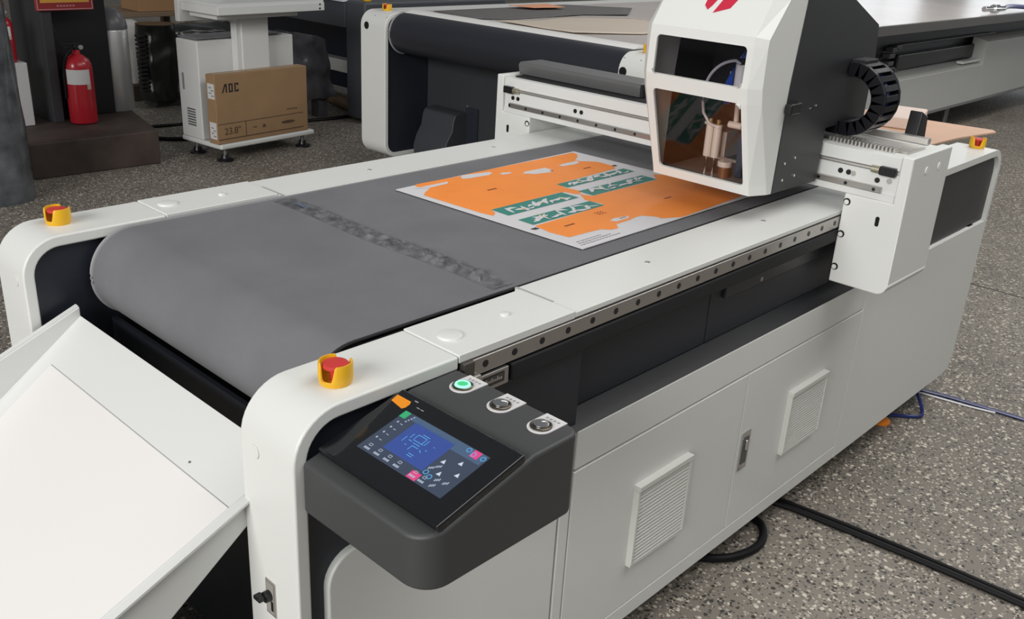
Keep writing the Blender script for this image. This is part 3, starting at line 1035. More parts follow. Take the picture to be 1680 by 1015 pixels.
for x0, y0, x1, y1 in GR:
    k = 0
    for q in range(14):
        cx, cy = x0 + .022 + (x1 - x0 - .044) * (q + .5) / 14, rr_.uniform(y0 + .010, y1 - .010)
        L = rr_.uniform(.030, .050)
        lf = leaf(cx, cy, rr_.uniform(-.5, .5) + (1.57 if q % 3 == 0 else 0) * .6, L, rr_.uniform(.0030, .0065), rr_.uniform(-.011, .011))
        lf = [(min(max(x, x0 + .002), x1 - .002), min(max(y, y0 + .001), y1 - .001)) for x, y in lf]
        WL.append(lf)
        if q % 5 == 2:
            YL.append(leaf(cx + .004, cy + .003, .4, .014, .0022, 0))
        if q % 7 == 3:
            RL.append(leaf(cx - .006, cy + .002, .2, .008, .002, 0))
for polys, m_, lift in ((WL, PAPER, .0009), (YL, mat('print_yellow', (.75, .60, .15), .55), .0012), (RL, mat('print_red', (.70, .12, .10), .55), .0012)):
    for k, q in enumerate(polys):
        prt('leaf_print', m_, [q], lift + .00002 * k)
BK = [[(.829, .353), (.846, .354), (.849, .344), (.834, .343)], [(1.41, .594), (1.427, .596), (1.427, .586), (1.412, .585)]]
for q in BK:
    prt('register_mark', INK, [q], .0008)
bars = []
for x, y, w, n_, dx in ((.968, .618, .006, 5, .0062), (.903, .321, .006, 5, .0066), (1.324, .618, .005, 5, .006), (1.262, .317, .005, 5, .006), (1.231, .653, .004, 3, .004), (1.045, .283, .004, 4, .006)):
    for k in range(n_):
        bars.append([(x + k * dx, y - .003), (x + k * dx + w * .8, y - .003), (x + k * dx + w * .8, y + .003), (x + k * dx, y + .003)])
prt('print_lettering', mat('print_brown', (.20, .05, .01), .6), bars, .0008)['kind'] = 'stuff'
bars = []
for x0, x1, y in ((.842, .918, .237), (.838, .935, .228), (.834, .963, .219)):
    x = x0
    while x < x1:
        w = rr_.uniform(.003, .010)
        bars.append([(x, y - .0012), (x + w, y - .0012), (x + w, y + .0012), (x, y + .0012)])
        x += w + .002
for k in range(12):
    bars.append([(1.449, .49 + k * .006), (1.452, .49 + k * .006), (1.452, .494 + k * .006), (1.449, .494 + k * .006)])
prt('print_lettering', INKG, bars, .0008)['kind'] = 'stuff'
dots = [[(1.03 + i * .010, .328 + j * .007), (1.035 + i * .010, .328 + j * .007), (1.035 + i * .010, .331 + j * .007), (1.03 + i * .010, .331 + j * .007)] for i in range(3) for j in range(3)]
prt('dot_print', mat('print_brown', (.2, .05, .01), .6), dots, .0008)['kind'] = 'stuff'

# ---------------------------------------------------------------- output tray and the sheet lying in it
tr = thing('output_tray', (-.25, .49, .2), 'white sloping sheet metal tray below the belt end of the cutter', 'tray')
TY0, TY1 = .132, .845


def tz(x):
    return .656 + .755 * x


XA, XB = .085, -.62
b = B()
b.add([(XA, TY0, tz(XA)), (XB, TY0, tz(XB)), (XB, TY1, tz(XB)), (XA, TY1, tz(XA))], [(0, 1, 2, 3)])
o = b.build('tray_floor', WHITE2, tr, recalc=False, smooth=0)
md = o.modifiers.new('thick', 'SOLIDIFY'); md.thickness = .0025; md.offset = 0
for y, w_ in ((TY0, -.006), (TY1, .006)):
    b = B()
    b.prism([(XA, tz(XA) - .004), (XA, tz(XA) + .020), (XB, tz(XB) + .25), (XB, tz(XB) - .004)], 1, min(y, y + w_), max(y, y + w_))
    b.build('tray_wall', WHITE2, tr, bevel=.002)
    b = B()
    fy = y + w_
    b.prism([(XA, tz(XA) + .020), (XB, tz(XB) + .25), (XB, tz(XB) + .246), (XA, tz(XA) + .016)], 1, min(fy, fy + w_ * 2.2), max(fy, fy + w_ * 2.2))
    b.build('tray_rim', WHITE2, tr)
B().box(.0010, .0026, .150, .800, tz(.002) + .0002, tz(.002) + .0022).build('gap_shadow_strip', mat('gap_shadow_grey', (.45, .45, .45), .6), tr)  # shade of the gap along the sheet's upper edge, painted as a grey strip
b = B().cyl((.015, .31, tz(.015) + .0012), (.015, .31, tz(.015) + .0028), .0025, n=10)
b.build('rivet', STEEL, tr)
b = B()
e = .0022
sx = XB + .02
b.add([(.001, .142, tz(.001) + e), (sx, .142, tz(sx) + e), (sx, .800, tz(sx) + e), (.001, .800, tz(.001) + e)], [(0, 1, 2, 3)])
o = b.build('paper_sheet', SHEET, None, recalc=False, smooth=0)
md = o.modifiers.new('thick', 'SOLIDIFY'); md.thickness = .002; md.offset = 1
tag(o, 'plain off-white board sheet lying in the sloping white tray', 'sheet')

# tan board and folded carton at the far end of the machine
b = B()
b.prism([(2.40, .17), (2.705, .150), (2.93, .105), (2.96, .125), (2.93, .32), (2.90, .86), (2.35, .86)], 2, .8765, .8815)
tag(b.build('cardboard_sheet', TAN), 'tan card sheet sticking out past the far end of the cutter', 'cardboard')
b = B()
b.M = Matrix.Translation((2.70, .36, .8820)) @ Matrix.Rotation(math.radians(14), 4, 'Z')
b.box(-.05, .20, -.07, .10, 0, .040)
tag(b.build('folded_carton', TANL, bevel=.006), 'small pale folded carton on the tan card behind the black cable chain', 'carton')

# ---------------------------------------------------------------- cables on the floor


def spline(pts, n=10):
    out = []
    P = [Vector(p) for p in pts]
    P = [P[0] * 2 - P[1]] + P + [P[-1] * 2 - P[-2]]
    for i in range(1, len(P) - 2):
        for k in range(n):
            t = k / n
            a, b_, c, d = P[i - 1], P[i], P[i + 1], P[i + 2]
            out.append(.5 * ((2 * b_) + (-a + c) * t + (2 * a - 5 * b_ + 4 * c - d) * t * t + (-a + 3 * b_ - 3 * c + d) * t ** 3))
    out.append(P[-2])
    return out


tag(B().tube(spline([(1.55, .45, .008), (1.575, .12, .008), (1.60, .0, .008), (1.625, -.22, .008), (1.645, -.45, .008), (1.655, -.75, .008), (1.64, -1.3, .008), (1.5, -2.2, .008)]), .0085, 10).build('power_cable', CABLE), 'thick black cable running out from under the cutter across terrazzo', 'cable')
tag(B().tube(spline([(1.585, .45, .006), (1.605, .12, .006), (1.624, .0, .006), (1.652, -.22, .006), (1.668, -.45, .006), (1.679, -.75, .006), (1.66, -1.3, .006), (1.53, -2.2, .006)]), .0065, 10).build('signal_cable', CABLE), 'thinner black cable alongside the thick one on terrazzo', 'cable')
tag(B().tube(spline([(1.20, .40, .011), (1.17, .15, .011), (1.235, .035, .011), (1.31, -.012, .011), (1.395, -.018, .011), (1.465, .03, .011), (1.46, .12, .011), (1.38, .35, .011)]), .011, 10).build('cable_loop', CABLE), 'loop of thick black cable under the middle of the cutter', 'cable')
tag(B().tube(spline([(2.20, .40, .007), (2.33, .10, .007), (2.39, .01, .007), (2.425, -.022, .007), (2.46, -.018, .010), (2.50, .015, .035), (2.55, .06, .05), (2.60, .10, .03), (2.63, .06, .007), (2.655, -.05, .006), (2.685, -.28, .006), (2.74, -.8, .006), (2.8, -1.6, .006)]), .0062, 8).build('air_hose', BLUEC), 'dark blue air hose coming out beside the orange machine foot', 'hose')
tag(B().tube(spline([(2.58, .25, .004), (2.61, .05, .004), (2.625, -.03, .004), (2.64, -.11, .004), (2.662, -.19, .004)]), .0035, 8).build('hose_strand', CLEAR), 'short pale hose strand beside the dark blue hose', 'hose')
tag(B().tube(spline([(2.30, 4.98, .012), (2.36, 4.92, .012), (2.5, 4.86, .012), (2.8, 4.9, .012)]), .014, 8).build('floor_cable', CABLE), 'short black cable entering under the white computer cart', 'cable')
tag(B().tube(spline([(2.25, 5.30, .010), (2.45, 5.32, .010), (2.65, 5.30, .010), (2.9, 5.4, .010)]), .011, 8).build('floor_cable', CABLE), 'thin black cable on the floor farther behind the computer cart', 'cable')
tag(B().tube(spline([(3.15, 5.0, .012), (3.5, 4.92, .012), (3.85, 4.90, .012), (4.3, 5.0, .012)]), .013, 8).build('floor_cable', CABLE), 'black cable on the floor between cart and cardboard tube', 'cable')
# ================================================================ the second conveyor machine
m2 = thing('conveyor_machine', (6.0, 2.5, 0), 'long white and charcoal conveyor cutter standing behind the near machine', 'machine')
X2, H2 = 2.90, .945


def loop2(x0, h, zb, r, t, L):
    o_ = [(x0 + L, zb)] + [(x0 + r - r * math.sin(a * PI / 16), zb + r - r * math.cos(a * PI / 16)) for a in range(9)]
    o_ += [(x0 + r - r * math.cos(a * PI / 16), h - r + r * math.sin(a * PI / 16)) for a in range(9)] + [(x0 + L, h)]
    ri = r - t
    i_ = [(x0 + L, h - t)] + [(x0 + r - ri * math.sin(a * PI / 16), h - r + ri * math.cos(a * PI / 16)) for a in range(9)]
    i_ += [(x0 + r - ri * math.cos(a * PI / 16), zb + r - ri * math.sin(a * PI / 16)) for a in range(9)] + [(x0 + L, zb + t)]
    return o_ + i_


LOOP2 = loop2(X2, H2, .125, .085, .026, .60)
for y0, y1, yi in ((3.365, 3.585, 3.378), (1.505, 1.725, 1.712)):
    B().prism(LOOP2, 1, y0, y1).build('end_frame', WHITE, m2, bevel=.005)
    B().box(X2 + .024, X2 + .59, yi - .004, yi + .004, .15, H2 - .024).build('frame_infill', DARK, m2)
    B().box(X2 + .024, X2 + .59, (y0 + y1) / 2, (y0 + y1) / 2 + .01, .15, H2 - .024).build('frame_infill', DARK, m2)
for y in (3.53, 1.697):
    B().cyl((X2 - .0006, y, .862), (X2 + .004, y, .862), .021, n=18).build('frame_hole', BLACK, m2)
for y in (3.475, 1.64):
    estop(X2 + .105, y, math.radians(200), m2, z=H2, s=1.0)
PANEL2 = mat('panel_grey', (.035, .038, .044), .5)
B().box(3.23, 3.25, 1.72, 3.37, .12, .80).build('front_panel', PANEL2, m2)
NAVY = mat('navy_rubber', (.022, .024, .032), .42)
LP2 = [(11.5, .945)] + arc(3.03, .835, .11, 90, 270, 26) + [(4.5, .725)]
n = len(LP2)
b = B()
b.add([(x, y, z) for y in (1.74, 3.35) for x, z in LP2[1:]], [(i, i + 1, n - 1 + i + 1, n - 1 + i) for i in range(n - 2)])
b.build('conveyor_belt', NAVY, m2, smooth=50)
b = B().tube([(3.03 + .111 * math.cos(math.radians(t)), 3.351, .835 + .111 * math.sin(math.radians(t))) for t in range(90, 271, 10)], .006, 8)
b.build('belt_edge', EDGE, m2)
B().cyl((3.03, 1.75, .835), (3.03, 3.345, .835), .104, n=32).build('belt_roller', BLACKM, m2)
BED = mat('bed_cloth', (.60, .555, .53), .28, noise_amt=.10, nscale=1.5)
B().box(3.16, 11.5, 1.715, 3.38, .925, .9475).build('conveyor_bed', BED, m2)
B().prism([(3.035, .9455), (3.075, .958), (3.115, .9600), (3.13, .9480), (3.13, .9455)], 1, 1.745, 3.345).build('bed_front_strip', mat('strip_glare_white', (.90, .89, .87), .25), m2)  # aluminium strip; the window's reflection is put into its near-white colour
B().box(3.50, 11.5, 1.690, 1.714, .885, .948).build('side_rail', mat('rail_grey', (.13, .125, .12), .4, metal=.5), m2, bevel=.003)
B().box(3.50, 11.5, 3.38, 3.585, .885, .945).build('side_rail', WHITE, m2, bevel=.003)
B().box(3.49, 11.5, 2.02, 2.04, .50, .90).build('dark_skirt', NAVY, m2)
B().box(3.40, 11.4, 1.95, 3.3, .24, .50).build('cabinet_body', mat('cabinet_grey', (.52, .53, .51), .45), m2)
B().prism([(1.855, .215), (1.855, .515), (1.88, .530), (1.98, .555), (1.98, .215)], 0, 3.5, 8.2).build('cabinet_side', mat('cabinet_grey', (.52, .53, .51), .45), m2, bevel=.004)
B().prism([(1.855, .215), (1.855, .700), (1.88, .715), (1.98, .735), (1.98, .215)], 0, 8.2, 11.4).build('cabinet_side', mat('cabinet_grey', (.52, .53, .51), .45), m2, bevel=.004)
B().box(7.75, 8.15, 1.865, 1.92, .545, .565).build('cabinet_hinge', WHITE, m2, bevel=.003)
B().box(3.6, 11.3, 1.850, 1.87, .20, .222).build('bottom_lip', mat('lip_grey', (.20, .20, .20), .5), m2)
for x in (4.0, 6.0, 8.0, 10.5):
    for y in (2.0, 3.2):
        B().cyl((x, y, 0), (x, y, .25), .025, n=14).build('machine_foot', FT, m2)
for y in (1.62, 3.47):
    B().cyl((3.1, y, 0), (3.1, y, .13), .025, n=14).build('machine_foot', FT, m2)
ch2 = B().box(6.62, 8.7, 1.955, 2.015, .560, .675).build('chain_duct', BLACK, m2, bevel=.01)
for k in range(6):
    a = math.radians(85 + k * 38)
    xx, zz = 6.60 + .10 * math.cos(a), .648 + .085 * math.sin(a)
    B().box(xx - .05, xx + .05, 1.955, 2.015, zz - .018, zz + .016).build('chain_link', mat('chain_grey', (.07, .07, .072), .35), ch2, bevel=.005)
B().box(6.60, 8.7, 1.96, 2.01, .735, .750).build('chain_strip', BLACK, ch2, bevel=.004)
# moulded cover on the front panel
cvp = [(3.23, .13), (3.06, .13), (3.05, .20), (3.07, .26), (3.11, .32), (3.12, .38), (3.135, .41), (3.16, .42), (3.23, .42)]
B().prism(cvp, 1, 3.02, 3.29).build('moulded_cover', mat('cover_blue_grey', (.045, .048, .056), .5), m2, bevel=.006)
cf = B().box(3.222, 3.232, 2.93, 3.03, .13, .45).build('cover_flange', DARK, m2)
for y, z in ((3.02, .455), (2.97, .43), (2.97, .15)):
    B().cyl((3.229, y, z), (3.224, y, z), .008, n=10).build('flange_bolt', CHROME, cf)
# sheets lying on that bed


def wavy_sheet(name, pts, z, m, label, amp=.006, cat='sheet'):
    b = B()
    n = len(pts)
    cx = sum(p[0] for p in pts) / n
    cy = sum(p[1] for p in pts) / n
    rings = 8
    vs = [(cx, cy, z + amp)]
    per = []
    for i in range(n):
        for k in range(6):
            t = k / 6
            per.append((pts[i][0] * (1 - t) + pts[(i + 1) % n][0] * t, pts[i][1] * (1 - t) + pts[(i + 1) % n][1] * t))
    m_ = len(per)
    for r in range(1, rings + 1):
        for x, y in per:
            f = r / rings
            X, Y = cx + (x - cx) * f, cy + (y - cy) * f
            vs.append((X, Y, z + amp * (1 + noise.noise(Vector((X * 3.3, Y * 3.3, z * 9))))))
    fs = [(0, 1 + i, 1 + (i + 1) % m_) for i in range(m_)]
    for r in range(rings - 1):
        for i in range(m_):
            fs.append((1 + r * m_ + i, 1 + (r + 1) * m_ + i, 1 + (r + 1) * m_ + (i + 1) % m_, 1 + r * m_ + (i + 1) % m_))
    b.add(vs, fs)
    o = b.build(name, m, None, smooth=60)
    md = o.modifiers.new('thick', 'SOLIDIFY'); md.thickness = .003; md.offset = 1
    return tag(o, label, cat)


wavy_sheet('felt_sheet', [(3.20, 3.30), (3.16, 2.93), (3.35, 2.84), (4.02, 2.86), (4.30, 2.74), (4.75, 3.05), (4.4, 3.33)], .949, mat('felt_grey', (.13, .125, .125), .7), 'dark grey felt sheet on the far corner of the conveyor bed')
wavy_sheet('card_sheet', [(3.18, 2.78), (3.20, 2.25), (3.55, 2.07), (4.0, 2.12), (4.15, 2.55), (3.75, 2.78), (3.4, 2.72)], .949, mat('card_beige', (.60, .52, .43), .6), 'pale beige card sheet at the front edge of the conveyor bed')
wavy_sheet('cut_piece', [(3.80, 3.28), (3.86, 3.12), (4.12, 3.10), (4.15, 3.28)], .966, mat('salmon_card', (.80, .36, .20), .6), 'small salmon orange card piece on the dark felt sheet', amp=.003, cat='card')
cl = thing('hose_clamp', (8.05, 1.80, .949), 'chrome clamp with blue hose lying on the far bed edge', 'clamp')
B().cyl((7.75, 1.80, .985), (8.1, 1.76, .985), .022, n=14).build('clamp_body', CHROME, cl, bevel=.003)
B().cyl((7.90, 1.783, .985), (7.98, 1.774, .985), .035, n=14).build('clamp_collar', CHROME, cl, bevel=.003)
B().tube(spline([(8.08, 1.765, .985), (8.4, 1.80, .99), (8.9, 1.76, .97), (9.3, 1.8, .968)]), .018, 8).build('blue_hose', HB, cl)

# ================================================================ third machine, dark, farther back
m3 = thing('dark_machine', (4.6, 5.8, 0), 'charcoal cutter with white top strip farther back behind cardboard tube', 'machine')
GR3 = mat('frame_blue_grey', (.065, .070, .082), .5)
B().box(3.76, 5.2, 4.64, 4.87, .02, .86).build('end_frame', GR3, m3, bevel=.02)
B().box(3.76, 3.94, 4.87, 7.4, .66, .84).build('front_beam', GR3, m3, bevel=.01)
B().box(3.74, 5.2, 4.87, 7.4, .842, .875).build('top_strip', mat('top_strip_white', (.72, .75, .80), .3), m3, bevel=.005)
B().box(4.40, 4.44, 4.87, 7.4, .05, .66).build('back_panel', mat('navy_panel', (.008, .012, .030), .4), m3)
B().box(4.30, 4.40, 4.87, 7.4, .20, .30).build('base_shelf', WHITE, m3)
estop(3.86, 4.74, math.radians(200), m3, z=.86, s=1.15)
B().tube([(4.38, 5.12 + .22 * math.cos(t * PI / 16), .32 + .24 * math.sin(t * PI / 16)) for t in range(9)], .006, 8).build('hoop', mat('hoop_grey', (.15, .16, .19), .4), m3)
WRAP = mat('plastic_wrap_dark', (.085, .085, .095), .16, noise_amt=.35, nscale=9, bump=.9, bscale=16)
b = B()
NXX, NZZ = 14, 18
for s in (0, 1):
    vs = []
    for j in range(NZZ + 1):
        for i in range(NXX + 1):
            u, v = i / NXX, j / NZZ
            zz = .14 + .50 * v - .06 * v * u
            x = 3.34 + (.43 - .09 * v) * u
            y = 5.02 + s * .12 + .04 * noise.noise(Vector((x * 9, zz * 9, s * 4)))
            vs.append((x, y, zz + .012 * noise.noise(Vector((x * 14, 0, s)))))
    b.add(vs, [(j * (NXX + 1) + i, j * (NXX + 1) + i + 1, (j + 1) * (NXX + 1) + i + 1, (j + 1) * (NXX + 1) + i) for j in range(NZZ) for i in range(NXX)])
m_ = (NXX + 1) * (NZZ + 1)
edge = [i for i in range(NXX + 1)] + [(j + 1) * (NXX + 1) + NXX for j in range(NZZ)] + [NZZ * (NXX + 1) + i for i in range(NXX - 1, -1, -1)] + [j * (NXX + 1) for j in range(NZZ - 1, 0, -1)]
for i in range(len(edge)):
    b.f.append([edge[i], edge[(i + 1) % len(edge)], m_ + edge[(i + 1) % len(edge)], m_ + edge[i]]); b.mi.append(0)
b.box(3.40, 3.48, 5.03, 5.12, 0, .16).box(3.62, 3.70, 5.03, 5.12, 0, .16)
tag(b.build('film_wrapped_package', WRAP, smooth=60), 'dark grey panel wrapped in shiny plastic film right behind the cart', 'package')
tb = thing('cardboard_tube', (4.0, 5.4, 0), 'long brown cardboard tube lying on the floor under the dark machine', 'tube')
B().cyl((4.13, 5.80, .05), (3.925, 4.94, .05), .05, n=24).build('tube', mat('tube_brown', (.20, .12, .065), .6), tb, bevel=.003)
# ================================================================ computer cart and monitor carton
ct = thing('computer_cart', (2.7, 4.4, 0), 'white steel computer cart with desk top, post and levelling feet', 'cart')
MC = Matrix.Translation((2.325, 4.205, 0)) @ Matrix.Rotation(math.radians(6), 4, 'Z')
CW = mat('cart_white', (.66, .67, .66), .42)


def cb():
    b = B(); b.M = MC
    return b


cb().box(0, .735, 0, .40, .080, .112).build('base_plate', CW, ct, bevel=.012, seg=3)
for u, w in ((.06, .05), (.67, .05), (.06, .33), (.67, .33)):
    f = cb().cyl((u, w, .02), (u, w, .085), .012, n=14).build('levelling_foot', FT, ct)
    cb().lathe((u, w, 0), [(0, 0), (.048, 0), (.048, .010), (.028, .018), (.022, .040), (0, .040)], 24).build('foot_pad', BLACK, f)
cab = cb().box(.0, .725, .175, .385, .112, .70).build('computer_cabinet', CW, ct, bevel=.008)
for k in range(7):
    cb().box(-.003, .001, .235, .315, .19 + k * .016, .198 + k * .016).build('vent_slot', mat('vent_slot_dark', (.10, .10, .10), .6), cab)
cb().box(-.003, .001, .325, .345, .40, .50).build('cabinet_handle', mat('handle_grey', (.25, .25, .26), .4), cab, bevel=.002)
cb().box(.02, .66, .20, .39, .7055, .712).build('cabinet_mat', mat('mat_grey', (.22, .22, .235), .5), cab, bevel=.002)
cb().box(.275, .475, .105, .174, .112, .845).build('cart_post', CW, ct, bevel=.004)
cb().box(.245, .275, .12, .174, .112, .845).build('cart_post', CW, ct, bevel=.003)
cb().box(.04, .64, .02, .28, .835, .865).build('drawer_tray', CW, ct, bevel=.003)
dk = cb().box(.00, .80, -.05, .30, .866, .915).build('desk_top', CW, ct, bevel=.004)
cb().box(-.02, .30, .30, .34, .80, 1.05).build('side_wing', CW, ct, bevel=.004)
for z in (.905, .880):
    cb().cyl((.76, -.0505, z), (.76, -.053, z), .006, n=12).build('desk_lock', BLACK if z < .9 else CHROME, dk)
cb().box(.0, .80, -.04, .30, .9155, .93).build('desk_surface', CW, ct)

mb = thing('monitor_box', (2.66, 4.27, .112), 'brown AOC monitor carton standing on the base of the white cart', 'box')
bx0, bx1, bw0, bw1, bz0, bz1 = -.008, .692, .015, .102, .1125, .525
cb().box(bx0, bx1, bw0, bw1, bz0, bz1).build('carton', KRAFT, mb, bevel=.004)


def boxface(name, polys, m, lift=.0006):
    b = B(); b.M = MC
    for q in polys:
        b.add([(bx0 + u, bw0 - lift, bz0 + z) for u, z in q], [tuple(range(len(q)))])
        n = len(q)
    return b.build(name, m, mb)


boxface('carton_line', [[(.005, .118), (.66, .118), (.66, .1225), (.005, .1225)]], KRAFTD)
boxface('carton_line', [[(.005, .025), (.66, .025), (.66, .031), (.005, .031)]], KRAFTD)
boxface('carton_line', [[(.205, .031), (.2095, .031), (.2095, .118), (.205, .118)]], KRAFTD)
lz, lh = .305, .052
boxface('brand_letter', [[(.046, lz), (.056, lz), (.078, lz + lh), (.068, lz + lh)], [(.068, lz + lh), (.084, lz + lh), (.084, lz), (.074, lz), (.074, lz + lh - .008)]], KRAFTINK)
boxface('brand_letter', [[(.096, lz), (.126, lz), (.126, lz + .009), (.096, lz + .009)], [(.096, lz + lh - .009), (.126, lz + lh - .009), (.126, lz + lh), (.096, lz + lh)],
                         [(.096, lz + .009), (.106, lz + .009), (.106, lz + lh - .009), (.096, lz + lh - .009)], [(.116, lz + .009), (.126, lz + .009), (.126, lz + lh - .009), (.116, lz + lh - .009)]], KRAFTINK)
boxface('brand_letter', [[(.138, lz), (.168, lz), (.168, lz + .009), (.138, lz + .009)], [(.138, lz + lh - .009), (.168, lz + lh - .009), (.168, lz + lh), (.138, lz + lh)],
                         [(.138, lz + .009), (.148, lz + .009), (.148, lz + lh - .009), (.138, lz + lh - .009)], [(.158, lz + .009), (.168, lz + .009), (.168, lz + .015), (.158, lz + .015)],
                         [(.158, lz + lh - .015), (.168, lz + lh - .015), (.168, lz + lh - .009), (.158, lz + lh - .009)]], KRAFTINK)
MT = MC @ Matrix.Translation((bx0 + .048, bw0 - .001, bz0 + .055)) @ Matrix.Rotation(PI / 2, 4, 'X')
text_mesh('23.8"', .058, MT, 'size_lettering', KRAFTD, mb)
boxface('oval_badge', [[(.535 + .055 * math.cos(t * PI / 10), .075 + .010 * math.sin(t * PI / 10)) for t in range(20)]], KRAFTD)
boxface('small_print', [[(.53 + k * .022, .15), (.545 + k * .022, .15), (.545 + k * .022, .158), (.53 + k * .022, .158)] for k in range(4)] + [[(.33, .065), (.36, .065), (.35, .085), (.34, .085)], [(.26, .072), (.29, .072), (.29, .078), (.26, .078)]], KRAFTD)
for z0, z1 in ((.27, .36), (.03, .13)):
    b = cb().box(bx0 - .0015, bx0 + .001, bw0 + .008, bw0 + .072, bz0 + z0, bz0 + z1)
    lb = b.build('shipping_label', LABELW, mb)
    for k in range(4):
        cb().box(bx0 - .002, bx0 - .0012, bw0 + .014 + (k % 2) * .02, bw0 + .04 + (k % 2) * .02, bz0 + z0 + .015 + k * .016, bz0 + z0 + .022 + k * .016).build('label_print', mat('label_print', (.25, .24, .23), .6), lb)
cb().box(bx0 + .02, bx1 - .02, bw0 + .032, bw0 + .060, bz1, bz1 + .0008).build('packing_tape', mat('tape_tan', (.36, .25, .15), .3), mb)

# ================================================================ steel column on its plinth, extinguisher, bin, wrapped post
COLM = mat('column_black_paint', (.006, .007, .010), .45, noise_amt=.2, nscale=3)
pln = B().prism([(1.31, 4.45), (2.04, 4.415), (2.20, 5.10), (2.22, 5.45), (1.35, 5.45)], 2, 0, .198).build('column_plinth', mat('plinth_rust', (.050, .034, .028), .7, noise_amt=.5, nscale=4, bump=.3, bscale=30), bevel=.008)
tag(pln, 'dark rust brown plinth block under the black steel column', 'plinth')
sc = thing('steel_column', (1.85, 5.1, .199), 'black painted steel building column standing on the brown plinth', 'column')
B().box(1.70, 2.07, 5.02, 5.30, .199, 3.2).build('column_web', COLM, sc, bevel=.004)
B().box(1.64, 1.70, 4.90, 5.36, .199, 3.2).build('column_flange', mat('flange_grey', (.032, .033, .038), .5, noise_amt=.2, nscale=3), sc, bevel=.004)
B().prism([(1.70, .20), (1.93, .20), (1.72, .78), (1.70, .78)], 1, 4.975, 5.02).build('stiffener_plate', COLM, sc, bevel=.003)
sg = B().box(1.612, 1.945, 4.884, 4.898, .838, 1.16).build('warning_sign', mat('sign_red', (.26, .020, .022), .5), None, bevel=.006)
tag(sg, 'red warning sign with pale border on the black column', 'sign')
SGB = mat('sign_border', (.50, .22, .24), .5)
for x0, x1, z0, z1 in ((1.620, 1.937, .845, .850), (1.620, 1.625, .850, 1.15), (1.932, 1.937, .850, 1.15), (1.620, 1.937, 1.145, 1.15)):
    B().box(x0, x1, 4.8815, 4.8841, z0, z1).build('sign_border', SGB, sg)
B().box(1.640, 1.918, 4.882, 4.8841, .884, .925).build('yellow_band', mat('sign_yellow', (.60, .30, .05), .5), sg)
for k in range(6):
    B().box(1.730 + k * .018, 1.742 + k * .018, 4.882, 4.8841, .862, .870).build('sign_lettering', SGB, sg)
for k in range(4):
    B().box(1.655 + k * .065, 1.70 + k * .065, 4.882, 4.8841, .95, 1.06).build('sign_lettering', mat('sign_yellow', (.60, .30, .05), .5), sg)
B().box(1.93, 1.945, 4.898, 5.02, .90, 1.10).build('sign_bracket', BLACKM, sg)


def extinguisher(x, y, z, label, s=1.0):
    e = thing('fire_extinguisher', (x, y, z), label, 'extinguisher')
    RX = mat('extinguisher_red', (.42, .012, .022), .3, coat=.3)
    prof = [(.0, 0), (.068, 0), (.076, .006), (.078, .015), (.078, .325), (.075, .345), (.063, .372), (.040, .392), (.022, .402), (.019, .425), (0, .425)]
    B().lathe((x, y, z), [(r * s, q * s) for r, q in prof], 36).build('cylinder_body', RX, e, smooth=40)
    B().lathe((x, y, z), [(.0786 * s, .235 * s), (.0786 * s, .320 * s)], 22, a0=math.radians(190), a1=math.radians(295)).build('paper_label', LABELW, e, recalc=False)
    B().lathe((x, y, z), [(.0788 * s, .205 * s), (.0788 * s, .236 * s)], 6, a0=math.radians(277), a1=math.radians(296)).build('paper_label', mat('label_cream', (.45, .43, .37), .6), e, recalc=False)
    v = B().cyl((x, y, z + .42 * s), (x, y, z + .455 * s), .016 * s, n=16).build('valve', BLACK, e, bevel=.002)
    B().box(x - .085 * s, x + .02 * s, y - .010, y + .010, z + .455 * s, z + .463 * s).build('squeeze_lever', BLACK, v, bevel=.002)
    B().box(x - .075 * s, x + .02 * s, y - .010, y + .010, z + .437 * s, z + .445 * s).build('squeeze_lever', BLACK, v, bevel=.002)
    B().cyl((x + .022 * s, y - .012, z + .440 * s), (x + .022 * s, y - .024, z + .440 * s), .013 * s, n=16).build('pressure_gauge', ALU, v, bevel=.001)
    B().tube(spline([(x - .01, y, z + .44 * s), (x - .055 * s, y - .03, z + .42 * s), (x - .085 * s, y - .01, z + .33 * s), (x - .088 * s, y, z + .15 * s)]), .008 * s, 8).build('discharge_hose', CABLE, e)
    return e


extinguisher(1.790, 4.84, .199, 'red fire extinguisher with white paper label standing on brown plinth')
extinguisher(1.455, 4.97, .560, 'second red fire extinguisher half hidden behind the wrapped grey post', .62)
tag(B().box(1.40, 1.53, 4.90, 5.03, .199, .559).build('white_stand', mat('stand_white', (.45, .45, .45), .6), bevel=.005), 'small white stand under the half hidden second extinguisher', 'stand')
tag(B().box(1.38, 1.50, 5.06, 5.09, .199, 1.25).build('white_board', mat('board_white', (.50, .50, .50), .6), bevel=.003), 'narrow white board leaning upright behind the half hidden second extinguisher', 'board')
bn = thing('trash_bin', (2.135, 5.12, .199), 'tall silver bin with dark dome lid beside the black column', 'bin')
B().lathe((2.135, 5.12, .199), [(0, 0), (.098, 0), (.100, .004), (.100, .49), (.096, .50), (0, .50)], 36).build('bin_body', mat('brushed_steel', (.60, .59, .58), .35, metal=.6), bn)
B().lathe((2.135, 5.12, .70), [(.101, 0), (.101, .014), (.096, .045), (.078, .085), (.05, .115), (0, .13)], 36).build('dome_lid', mat('lid_grey', (.12, .12, .13), .35), bn)
PW = mat('grey_plastic_wrap', (.085, .092, .100), .16, noise_amt=.5, nscale=9, bump=1.0, bscale=26)
b = B()
NA, NZ = 36, 60
vs, fs = [], []
